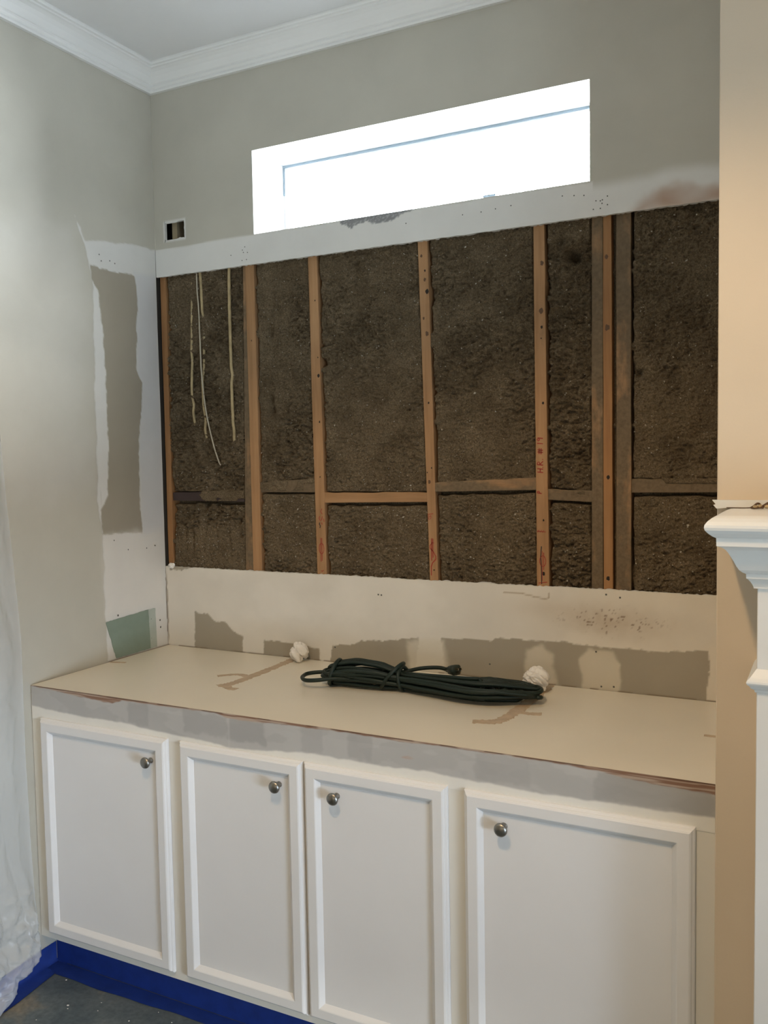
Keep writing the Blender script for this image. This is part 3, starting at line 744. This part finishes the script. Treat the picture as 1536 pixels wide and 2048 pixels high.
# ================================================================== OBJECTS
# ---- base cabinet
cab = empty('base_cabinet', (1.06, -.35, -.31), 'long white painted built-in base cabinet with four framed doors', 'cabinet')
box('carcass', .003, XR-.003, -.640, -.004, -.19, H-.034, M['cabinet'], cab)
zft, zfb, yf = .590, -.190, -D
rails = [('face_frame_rail', .002, XR-.002, .540, H-.0265), ('face_frame_rail', .002, XR-.002, zfb, -.140)]
stiles = [(.002, .075), (.560, .655), (1.045, 1.080), (1.465, 1.555), (2.060, XR-.002)]
for n, x0, x1, z0, z1 in rails: box(n, x0, x1, yf, yf+.03, z0, z1, M['face_frame'], cab)
for x0, x1 in stiles: box('face_frame_stile', x0, x1, yf+.0002, yf+.03, -.140, .540, M['face_frame'], cab)
box('toe_kick', .002, XR-.002, -.612, -.600, -.309, -.19, M['cabinet'], cab)
def make_door(x0, x1, z0, z1, knob, label):
    rg = [(0, yf-.0006), (0, yf-.0075), (.0022, yf-.0105), (.0055, yf-.0125), (.0062, yf-.0150), (.0085, yf-.0180), (.0120, FR), (.036, FR), (.0385, FR+.0012), (.0485, FR+.0110), (.0500, FR+.0130), (.0540, FR+.0130)]
    V = []; F = []
    for i, y in rg: V += [(x0+i, y, z0+i), (x1-i, y, z0+i), (x1-i, y, z1-i), (x0+i, y, z1-i)]
    for k in range(len(rg)-1):
        for j in range(4): F.append((4*k+j, 4*k+(j+1) % 4, 4*k+4+(j+1) % 4, 4*k+4+j))
    d = mk('door', V, F, M['cabinet'], cab); d['label'] = label
    i = .0530; box('panel', x0+i, x1-i, FR+.0128, FR+.0185, z0+i, z1-i, M['cabinet'], d)
    kx, kz = knob; yb = FR+.0128
    pr = [(.0001, 0), (.0085, 0), (.0085, .002), (.0055, .0045), (.0050, .012), (.0065, .017), (.0120, .0205), (.0162, .0235), (.0172, .0265), (.0160, .0300), (.0110, .0330), (.0050, .0345), (.0008, .0348)]
    V, F = lathe_geo(pr, (kx, yb, kz), sides=28); mk('knob', V, F, M['nickel'], d, True)
    return d
DZ0, DZ1 = -.166, .556
make_door(.050, .580, DZ0, DZ1, (.514, .482), 'first door from the left, knob at its upper right')
make_door(.628, 1.057, DZ0, DZ1, (.979, .481), 'second door from the left, knob at its upper right')
make_door(1.063, 1.487, DZ0, DZ1, (1.165, .478), 'third door from the left, knob at its upper left')
make_door(1.533, 2.082, DZ0, DZ1, (1.637, .480), 'wide fourth door, knob at its upper left')

# ---- worktop
wt = empty('worktop', (1.06, -.33, H-.03), 'cream laminate worktop with a raw primed plywood front edge along the alcove', 'worktop')
box('laminate_top', .004, XR-.003, -D, -.003, H-.026, H, M['counter'], wt)
xs3 = lines((.004, XR-.003, .004)); zs3 = lines((.548, .632, .0020), (.632, H, .0020)); X, Z = np.meshgrid(xs3, zs3, indexing='ij')
low = np.interp(xs3, [0, .196, .387, .566, .735, .824, .979, 1.077, 1.293, 1.423, 1.546, 1.75, 1.927, 2.12], [.591, .580, .582, .572, .567, .560, .574, .581, .579, .583, .578, .575, .579, .582])[:, None]+.004*(fbm(xs3*30, xs3*0, 3, 300)-.5)[:, None]*2
c = np.empty(X.shape+(3,)); c[:] = (.49, .485, .475)
blot = fbm(X*9, Z*22, 4, 301); c = mixc(c, (.43, .425, .415), sstep(.5, .58, blot)*.6)
for bx0, bx1, cc in ((.42, .50, .36), (.64, .80, .37), (.80, .93, .34), (1.05, 1.12, .40), (1.20, 1.27, .38), (1.56, 1.70, .40), (1.86, 2.12, .36)):
    m = pmask(X, Z, [(bx0, .585), (bx1, .585), (bx1, .650), (bx0, .652)], .006, .012, 35, 310+int(bx0*50)); c = mixc(c, (cc, cc*.985, cc*.97), m*.6)
c = mixc(c, (.56, .555, .55), (1-sstep(.0, .004, np.abs(X-.805)))*.7)
ply = np.interp(xs3, [0, .10, .19, .30, .36, .40, .57, .755, .80, .86, .98, 1.2, 1.353, 1.49, 1.75, 1.86, 1.93, 2.016, 2.119], [.656, .652, .645, .640, .637, .651, .653, .654, .646, .644, .650, .654, .651, .654, .654, .650, .643, .638, .635])[:, None]
pl = sstep(-.002, .0015, Z-ply+.005*(fbm(X*40, Z*200, 3, 320)-.5))
lay = sstep(.35, .65, vnoise(X*12, Z*420, 321))
pc = np.array((.46, .36, .29))*(1-lay[..., None])+np.array((.25, .14, .095))*lay[..., None]
c = c*(1-pl[..., None])+pc*pl[..., None]
c = mixc(c, (.13, .07, .045), sstep(H-.0045, H-.001, Z)*sstep(.25, .5, vnoise(X*25, Z*0, 322)))
r1 = sstep(.73, .78, fbm(X*22, Z*40, 3, 323)); c = mixc(c, (.47, .27, .17), r1*(1-pl)*np.exp(-((X-1.33)/.05)**2)*.8)
cream = 1-sstep(-.004, .003, Z-low); c = mixc(c, (.80, .785, .74), cream)
kz = int(np.argmin(np.abs(zs3-.632)))
PE = np.stack([X, np.full_like(X, -D-.0012), Z], -1)
grid_mesh('plywood_edge', PE[:, kz:], M['counter_edge'], wt, c[:, kz:], False)['label'] = 'raw plywood edge with bare brown plies'
grid_mesh('primed_top_rail', PE[:, :kz+1], M['counter_edge'], cab, c[:, :kz+1], False)['label'] = 'grey blotchy primed rail under the worktop edge'
# strips of old glue where a divider stood
def glue(path, w, seed):
    random.seed(seed); P = np.array(smooth_path([(p[0], p[1], 0) for p in path], 10))[:, :2]
    T = np.gradient(P, axis=0); T /= np.linalg.norm(T, axis=1)[:, None]; N = np.stack([-T[:, 1], T[:, 0]], 1); V = []; F = []
    for i in range(len(P)):
        a = w*(.5+.12*(random.random()-.5)*2); b = w*(.5+.12*(random.random()-.5)*2)
        for q, z in ((P[i]+N[i]*a, H+.0001), (P[i]+N[i]*a*.8, H+.0008+seed*.00012), (P[i]-N[i]*b*.8, H+.0008+seed*.00012), (P[i]-N[i]*b, H+.0001)): V.append((q[0], q[1], z))
    for i in range(len(P)-1):
        for k in range(3): F.append((4*i+k, 4*i+k+1, 4*i+5+k, 4*i+4+k))
    F += [(0, 1, 2, 3), (len(V)-1, len(V)-2, len(V)-3, len(V)-4)]
    mk('glue_strip', V, F, M['glue'], wt)
glue([(.600, -.012), (.606, -.10), (.608, -.179), (.610, -.328), (.604, -.400), (.585, -.437)], .036, 1)
glue([(.500, -.332), (.540, -.293), (.570, -.287), (.604, -.300)], .024, 2)
glue([(.586, -.434), (.610, -.425), (.630, -.445), (.664, -.447)], .026, 3)
glue([(1.552, -.008), (1.549, -.165), (1.547, -.330), (1.540, -.400), (1.526, -.440), (1.470, -.461)], .038, 4)
glue([(1.542, -.300), (1.575, -.330), (1.622, -.320)], .026, 5)
glue([(.010, -.322), (.040, -.314), (.066, -.306)], .014, 6)
glue([(2.055, -.334), (2.115, -.330)], .016, 7)

# ---- coiled extension cord
random.seed(11)
ext = empty('extension_cord', (1.22, -.25, H), 'dark green extension cord coiled in a long tied bundle on the worktop', 'cord')
R_ = .0064
axs = [(.925, -.278), (1.000, -.262), (1.145, -.250), (1.276, -.256), (1.42, -.262), (1.540, -.215)]
axp = np.array(smooth_path([(a[0], a[1], 0) for a in axs], 16))[:, :2]; seg = np.r_[0, np.cumsum(np.hypot(*np.diff(axp, axis=0).T))]; seg /= seg[-1]
def axis(s): return np.array((np.interp(s, seg, axp[:, 0]), np.interp(s, seg, axp[:, 1])))
def wide(s): return np.interp(s, [-.03, 0, .12, .25, .38, .6, .85, 1.03], [.036, .044, .056, .050, .028, .046, .078, .070])
def high(s): return np.interp(s, [-.03, 0, .12, .25, .38, .6, .85, 1.03], [.028, .034, .043, .041, .028, .030, .031, .020])
def bundle_pt(s, a, b):
    p = axis(min(max(s, 0), 1)); sc = min(max(s, 0), 1); e = axis(min(sc+.02, 1)) - axis(max(sc-.02, 0)); e /= np.hypot(*e)
    if s < 0: p = p+e*s*.62
    if s > 1: p = p+e*(s-1)*.62
    nrm = np.array((-e[1], e[0])); w, hh = wide(s), high(s)
    return (p[0]+nrm[0]*a*w, p[1]+nrm[1]*a*w, H+R_+.001+hh*(1+b))
def disc():
    while True:
        a, b = random.uniform(-1, 1), random.uniform(-1, 1)
        if .25 < a*a+b*b < 1: return a, b
path = []; off = disc()
for k in range(14):
    a0, b0 = off; a1, b1 = disc()
    while abs(a1-a0) < .5: a1, b1 = disc()
    sL = random.uniform(.0, .05) if k else .02; sR = random.choice([random.uniform(.74, .86), random.uniform(.88, 1.0), random.uniform(.95, 1.05)])
    wa = random.uniform(-.3, .3); wb = random.uniform(-.3, .3)
    for t in np.linspace(0, 1, 26):
        q = math.sin(t*6.28+k)*.10; path.append(bundle_pt(sL+(sR-sL)*t, a0+wa*math.sin(t*3.14)+q, max(-1, min(1, b0+wb*math.sin(t*3.14)))))
    for ph in np.linspace(.35, 2.8, 8):
        m = (1-math.cos(ph))/2; path.append(bundle_pt(sR+.055*math.sin(ph)*abs(a1-a0)/1.2, a0+(a1-a0)*m, b0+(b1-b0)*m))
    a2, b2 = disc()
    while abs(a2-a1) < .5: a2, b2 = disc()
    sL2 = random.uniform(.0, .05)
    for t in np.linspace(0, 1, 26):
        q = math.sin(t*5+k*2)*.10; path.append(bundle_pt(sR+(sL2-sR)*t, a1+wb*math.sin(t*3.14)+q, max(-1, min(1, b1+wa*math.sin(t*3.14)))))
    for ph in np.linspace(.35, 2.8, 8):
        m = (1-math.cos(ph))/2; path.append(bundle_pt(sL2-.055*math.sin(ph)*abs(a2-a1)/1.2, a1+(a2-a1)*m, b1+(b2-b1)*m))
    off = (a2, b2)
path = smooth_path(path, 2); path = [np.array((p[0], p[1], max(p[2], H+R_+.0004))) for p in path]
tube('coil', path, R_, M['cord'], ext, 8)
zl = H+.030
loop = smooth_path([(1.00, -.235, zl), (.945, -.232, zl+.002), (.901, -.236, zl), (.852, -.246, zl-.002), (.822, -.268, zl-.004), (.818, -.290, zl-.006), (.829, -.318, zl-.006), (.862, -.348, zl-.004), (.905, -.345, zl), (.95, -.318, zl+.004), (1.02, -.29, zl+.002)], 8)
tube('hanging_loop', loop, R_, M['cord'], ext, 10)
def wrap(name, s, tilt, grow=1.12):
    P = []; e = axis(s+.02)-axis(s-.02); e /= np.hypot(*e)
    for t in np.linspace(0, 2*math.pi, 28, endpoint=False):
        a, b = math.cos(t)*grow, math.sin(t)*grow
        q = list(bundle_pt(s, a*1.05, b)); q[0] += e[0]*tilt*b; q[1] += e[1]*tilt*b
        q[2] = max(q[2]+ (.004 if b > 0 else 0), H+R_); P.append(q)
    tube(name, P, R_, M['cord'], ext, 8, closed=True)
wrap('tie_wrap', .315, .030); wrap('tie_wrap', .375, -.006, 1.2); wrap('tie_wrap', .005, .012, 1.05)
# plug lying on the far side of the bundle
pb = bmesh.new(); pl_c = Vector((1.285, -.160, H+.058))
rg = []
for x, w, hh in ((-.030, .006, .006), (-.026, .008, .008), (-.012, .010, .010), (-.006, .016, .014), (.010, .018, .016), (.020, .0185, .0165), (.022, .017, .015)):
    ring = []
    for k in range(12):
        t = 2*math.pi*k/12; cx, sx = math.cos(t), math.sin(t)
        sq = lambda v: math.copysign(abs(v)**.6, v)
        ring.append(pb.verts.new((x, sq(cx)*w, sq(sx)*hh)))
    rg.append(ring)
for a in range(len(rg)-1):
    for k in range(12): pb.faces.new((rg[a][k], rg[a][(k+1) % 12], rg[a+1][(k+1) % 12], rg[a+1][k]))
pb.faces.new(rg[0][::-1]); pb.faces.new(rg[-1])
ROT = Matrix.Rotation(math.radians(-28), 4, 'Z') @ Matrix.Rotation(math.radians(-8), 4, 'Y')
for v in pb.verts: v.co = ROT @ v.co+pl_c
plug = mkbm('plug', pb, M['plug'], ext, True)
for dy, dz, rr in ((.0065, .004, 0), (-.0065, .004, 0), (0, -.006, 1)):
    b = box_bm(.021, .040, dy-.0011 if not rr else -.0022, dy+.0011 if not rr else .0022, dz-.0032 if not rr else dz-.0022, dz+.0032 if not rr else dz+.0022, .0006)
    for v in b.verts: v.co = ROT @ v.co+pl_c
    mkbm('prong', b, M['prong'], plug)
lead = smooth_path([tuple(ROT @ Vector((-.028, 0, 0))+pl_c), (1.235, -.160, H+.060), (1.19, -.19, H+.060), (1.14, -.23, H+.052), (1.08, -.24, H+.05)], 8)
tube('plug_lead', lead, R_, M['cord'], ext, 8)

# ---- wads of crumpled paper
def wad(name, c, r, squash, label, seed, amp=.42):
    bm = bmesh.new(); bmesh.ops.create_icosphere(bm, subdivisions=5, radius=1.0)
    P = np.array([v.co for v in bm.verts]); s = seed*3.7
    n = lambda f, k: fbm(P[:, 0]*f+s+P[:, 2]*f*.7, P[:, 1]*f+P[:, 2]*f*.5-s, 3, k)
    ridge = 1-np.abs(n(2.2, 400+seed)*2-1); rad = 1+amp*(n(1.4, 410+seed)-.5)*2-.55*sstep(.75, .97, ridge)*amp
    ridge2 = 1-np.abs(n(5.5, 420+seed)*2-1); rad += .14*(ridge2-.7)
    P = P*rad[:, None]*np.array((r, r*.8, r*squash)); P[:, 2] -= P[:, 2].min()
    for v, p in zip(bm.verts, P): v.co = Vector((p[0]+c[0], p[1]+c[1], p[2]+c[2]))
    o = mkbm(name, bm, M['tissue'], None, True, origin=c); return tag(o, label, 'paper wad', 'crumpled white wads')
wad('paper_wad', (.640, -.048, H), .034, 1.0, 'crumpled white paper wad at the back of the worktop left of the cord', 1)
wad('paper_wad', (1.535, -.10, H), .042, .85, 'crumpled white paper wad behind the right end of the coiled cord', 2)
wad('paper_wad', (.026, .006, ZB-.012), .017, .85, 'small white wad stuck in the bottom left corner of the wall opening', 3)

# ---- cables hanging in the first stud bay
YC = .0155
def cable(pts, r, mat, label):
    P = smooth_path(pts, 10); P = [np.array((p[0]+(vnoise(p[2]*40, r*900, 500)-.5)*.0015, p[1], p[2])) for p in P]
    o = tube('cable', P, r, M[mat], None, 8, origin=(pts[-1][0], pts[-1][1], pts[-1][2]))
    tag(o, label, 'cable', 'cables in the left stud bay'); return o
cable([(.183, .0165, 2.10), (.190, .0085, 2.02), (.196, .0062, 1.952), (.198, .0062, 1.85), (.200, .0060, 1.727), (.209, .0060, 1.63), (.218, .0075, 1.556), (.238, .011, 1.461), (.262, .013, 1.385), (.268, .020, 1.365)], .0027, 'cable_white', 'thin pale wire curving to the right in the leftmost stud bay')
cable([(.200, .016, 2.10), (.204, .015, 2.03), (.206, .0145, 1.955), (.204, .024, 1.90), (.200, .024, 1.74), (.198, .0155, 1.70), (.199, .0145, 1.63), (.200, .016, 1.58), (.201, .023, 1.54), (.202, .017, 1.50), (.202, .026, 1.47)], .0052, 'cable', 'tan half buried cable directly behind the thin curving wire')
cable([(.337, .016, 2.10), (.336, .0125, 2.05), (.335, .012, 1.903), (.335, .014, 1.74), (.335, .019, 1.70), (.335, .0135, 1.66), (.336, .0135, 1.533), (.338, .016, 1.50), (.339, .014, 1.46), (.340, .022, 1.435)], .0058, 'cable', 'thick tan cable ending in a clump, rightmost in the leftmost stud bay')
cable([(.156, .024, 2.09), (.152, .021, 1.95), (.149, .0185, 1.84), (.148, .0165, 1.80), (.147, .0205, 1.76), (.147, .0145, 1.70), (.146, .0145, 1.635), (.147, .022, 1.60), (.147, .017, 1.565), (.147, .026, 1.52)], .0050, 'cable', 'tan cable left of the thin curving wire, showing only in places')

# ---- fireplace mantel
man = empty('fireplace_mantel', (2.45, YB, -.31), 'white painted fireplace mantel with moulded shelf against the right wall', 'mantel')
xp, yp = 2.2178, -.870; XM = 3.6
shelf = [(.0, 1.2660), (.052, 1.2665), (.0645, 1.2655), (.074, 1.2615), (.081, 1.2555), (.0855, 1.2490), (.0865, 1.2440), (.085, 1.2390), (.080, 1.2330), (.073, 1.2270), (.0670, 1.2237), (.0665, 1.2085)]
corn = [(.0663, 1.2085), (.058, 1.2050), (.052, 1.2005), (.0480, 1.1950), (.0440, 1.1875), (.0390, 1.1780), (.0345, 1.1680), (.030, 1.1605), (.0245, 1.1555), (.0190, 1.1525), (.0182, 1.1435), (.0155, 1.1415), (.0120, 1.1375), (.0090, 1.1325), (.0062, 1.1265), (.0060, 1.1235), (.0, 1.1225)]
capm = [(.0, .9670), (.004, .9610), (.011, .9510), (.0165, .9450), (.0172, .9415), (.0155, .9380), (.012, .9350), (.0095, .9305), (.0035, .9265), (.0028, .9220), (.0, .9210)]
def sweep(name, pr, x_left, x_right, y_front, par, mat=M['trim'], ret_right=False):
    V = []; F = []; n = len(pr)
    for o, z in pr: V += [(x_left-o, YB+.001, z), (x_left-o, y_front-o, z), (x_right+o, y_front-o, z), (x_right+o, YB+.001, z)]
    for i in range(n-1):
        for j in range(3): F.append((4*i+j, 4*i+j+1, 4*i+5+j, 4*i+4+j))
    F += [(0, 3, 2, 1), (4*n-4, 4*n-3, 4*n-2, 4*n-1)]
    return mk(name, V, F, mat, par)
sweep('shelf', shelf, xp, XM, yp, man); sweep('cornice', corn, xp, XM, yp, man)
box('pilaster', xp, xp+.22, yp, YB+.001, -.309, 1.1235, M['trim'], man, .0015)
box('pilaster', XM-.22, XM, yp, YB+.001, -.309, 1.1235, M['trim'], man, .0015)
box('frieze', xp+.22, XM-.22, yp+.008, YB+.001, .88, 1.1235, M['trim'], man)
sweep('pilaster_moulding', capm, xp, xp+.22, yp, man); sweep('pilaster_moulding', capm, XM-.22, XM, yp, man)
st = [(2.1165, 1.2832), (2.1235, 1.2745), (2.1190, 1.2725), (2.1255, 1.2650), (2.1440, 1.2668), (XM, 1.2668), (XM, 1.2832)]
V = [(x, YB-.013, z) for x, z in st]+[(x, YB-.0005, z) for x, z in st]; n = len(st)
mk('back_strip', V, [tuple(range(n))[::-1], tuple(range(n, 2*n))]+[(k, (k+1) % n, n+(k+1) % n, n+k) for k in range(n)], M['trim'], man)
# twisted brown scrap on the shelf
deb = empty('twine_scrap', (2.215, -.735, 1.2665), 'small tangle of brown and tan twisted scrap lying on the white mantel shelf', 'scrap')
zt = 1.2665
tube('thread', smooth_path([(2.146, -.722, zt+.0012), (2.165, -.7225, zt+.0012), (2.182, -.723, zt+.0012), (2.196, -.727, zt+.002)], 6), .0011, M['debris_brown'], deb, 6)
tube('curl', smooth_path([(2.194, -.732, zt+.002), (2.200, -.735, zt+.006), (2.206, -.733, zt+.011), (2.211, -.731, zt+.009), (2.213, -.735, zt+.003)], 6), .0022, M['debris_brown'], deb, 7)
tube('curl', smooth_path([(2.196, -.738, zt+.0022), (2.203, -.739, zt+.0022), (2.212, -.738, zt+.003), (2.218, -.740, zt+.0028)], 6), .0020, M['debris_brown'], deb, 7)
tube('curl', smooth_path([(2.214, -.738, zt+.003), (2.221, -.736, zt+.008), (2.229, -.733, zt+.012), (2.240, -.735, zt+.007), (2.252, -.738, zt+.004)], 6), .0030, M['debris_brown'], deb, 7)
for q, (x, y, z, r) in enumerate(((2.203, -.737, .0045, .0042), (2.213, -.735, .0052, .0050), (2.226, -.739, .0050, .0048), (2.236, -.741, .0046, .0044), (2.246, -.735, .0065, .0055), (2.233, -.732, .0095, .004))):
    bm = bmesh.new(); bmesh.ops.create_icosphere(bm, subdivisions=2, radius=r)
    for v in bm.verts:
        s = 1+.3*(float(vnoise(v.co.x*500+q*5, v.co.z*500+v.co.y*300, 600))-.5); v.co = Vector((v.co.x*s*1.3+x, v.co.y*s+y, v.co.z*s*.85+zt+z))
    mkbm('bead', bm, M['debris_tan'], deb, True)

# ---- blue tape round the foot of the cabinet
def tape(name, P, label):
    o = grid_mesh(name, np.array(P, float), M['tape'], None, None, False, origin=tuple(np.array(P, float).reshape(-1, 3).mean(0)*np.array((1, 1, 0))+np.array((0, 0, np.array(P, float).reshape(-1, 3)[:, 2].min()))))
    tag(o, label, 'tape', 'blue tape round the foot of the cabinet'); return o
xt = np.linspace(.004, XR-.004, 60)
tape('masking_tape', [[(x, -.6125-.0006, -.3085), (x, -.6125-.0006-.0006*math.sin(x*40), -.25), (x, -.6130, -.193)] for x in xt], 'blue masking tape along the recessed toe kick of the cabinet')
tape('masking_tape', [[(x, -.616, -.3080), (x, -.645, -.3076+.0012*math.sin(x*23)), (x, -.672-.006*math.sin(x*7)-.002*math.sin(x*31), -.3082)] for x in xt], 'blue masking tape on the floor in front of the toe kick')
yt = np.linspace(-.6135, -1.6, 44)
tape('masking_tape', [[(.0015, y, -.245+.004*math.sin(y*17)), (.0018, y, -.300), (.010, y, -.3080), (.050+.05*min(1, (-y-.6)/.25)*.6, y, -.3078)] for y in yt], 'blue masking tape folded along the foot of the left wall')

# ---- plastic film hanging on the left wall
zz = np.linspace(-.300, 1.70, 330); uu = np.linspace(0, 1, 150)
edge = np.interp(zz, [-.30, -.25, -.20, .121, .456, .815, 1.27, 1.615, 1.75], [-.880, -.770, -.698, -.716, -.720, -.714, -.745, -.765, -.80])
Yp = edge[None]-uu[:, None]*.75; Zp = np.repeat(zz[None], len(uu), 0)
low_ = 1-sstep(-.30, .12, Zp)
xpl = .006+.022*fbm(Yp*9+Zp*1.2, Zp*2.2, 3, 700)+.012*np.abs(np.sin(Yp*38+Zp*3+4*fbm(Yp*3, Zp*3, 2, 701)))*sstep(0, .12, uu)[:, None]
ridge = 1-np.abs(fbm(Yp*13, Zp*13, 4, 702)*2-1)
xpl += low_*(.020+.055*fbm(Yp*6, Zp*6, 3, 703)+.075*(ridge-.6)+.020*(1-np.abs(fbm(Yp*34, Zp*30, 3, 706)*2-1)-.6))*sstep(0, .05, uu)[:, None]
Zp = Zp+low_*.02*(fbm(Yp*15, Zp*15, 3, 704)-.5); Zp = np.maximum(Zp, -.3055); xpl = np.maximum(xpl, .004)
Yp2 = Yp+low_*.02*(fbm(Yp*14+5, Zp*14, 3, 705)-.5)
Yp2 = np.minimum(Yp2, -.683)
cr = np.abs(fbm(Yp*22+4, Zp*9, 4, 708)*2-1); xpl += .010*np.maximum(0, .35-cr)*sstep(0, .08, uu)[:, None]
film = grid_mesh('plastic_sheet', np.stack([xpl, Yp2, Zp], -1), M['plastic'], None, None, True, origin=(.03, -1.05, -.31))
tag(film, 'hazy clear plastic sheet hanging down the left wall, bunched at the floor', 'plastic sheet')

# ---- plaster crumbs on the floor
rs = np.random.RandomState(8); V = []; F = []
for i in range(120):
    x = rs.uniform(.06, 1.5); y = rs.uniform(-1.3, -.68)
    r = rs.choice([.0018, .0025, .004, .006], p=[.45, .33, .17, .05]); b = len(V)
    for k in range(5):
        t = 2*math.pi*k/5; rr = r*rs.uniform(.6, 1.3); V.append((x+rr*math.cos(t)*1.3, y+rr*math.sin(t), -.3096))
    for k in range(5):
        t = 2*math.pi*k/5; rr = r*rs.uniform(.3, .8); V.append((x+rr*math.cos(t)*1.3, y+rr*math.sin(t), -.3096+r*rs.uniform(.3, .6)))
    for k in range(5): F.append((b+k, b+(k+1) % 5, b+5+(k+1) % 5, b+5+k))
    F.append(tuple(range(b+5, b+10)))
o = mk('plaster_crumbs', V, F, M['tissue'], None, origin=(.5, -.95, -.31)); tag(o, 'scattered white plaster crumbs on the dark floor below the cabinet', 'debris', None, 'stuff')
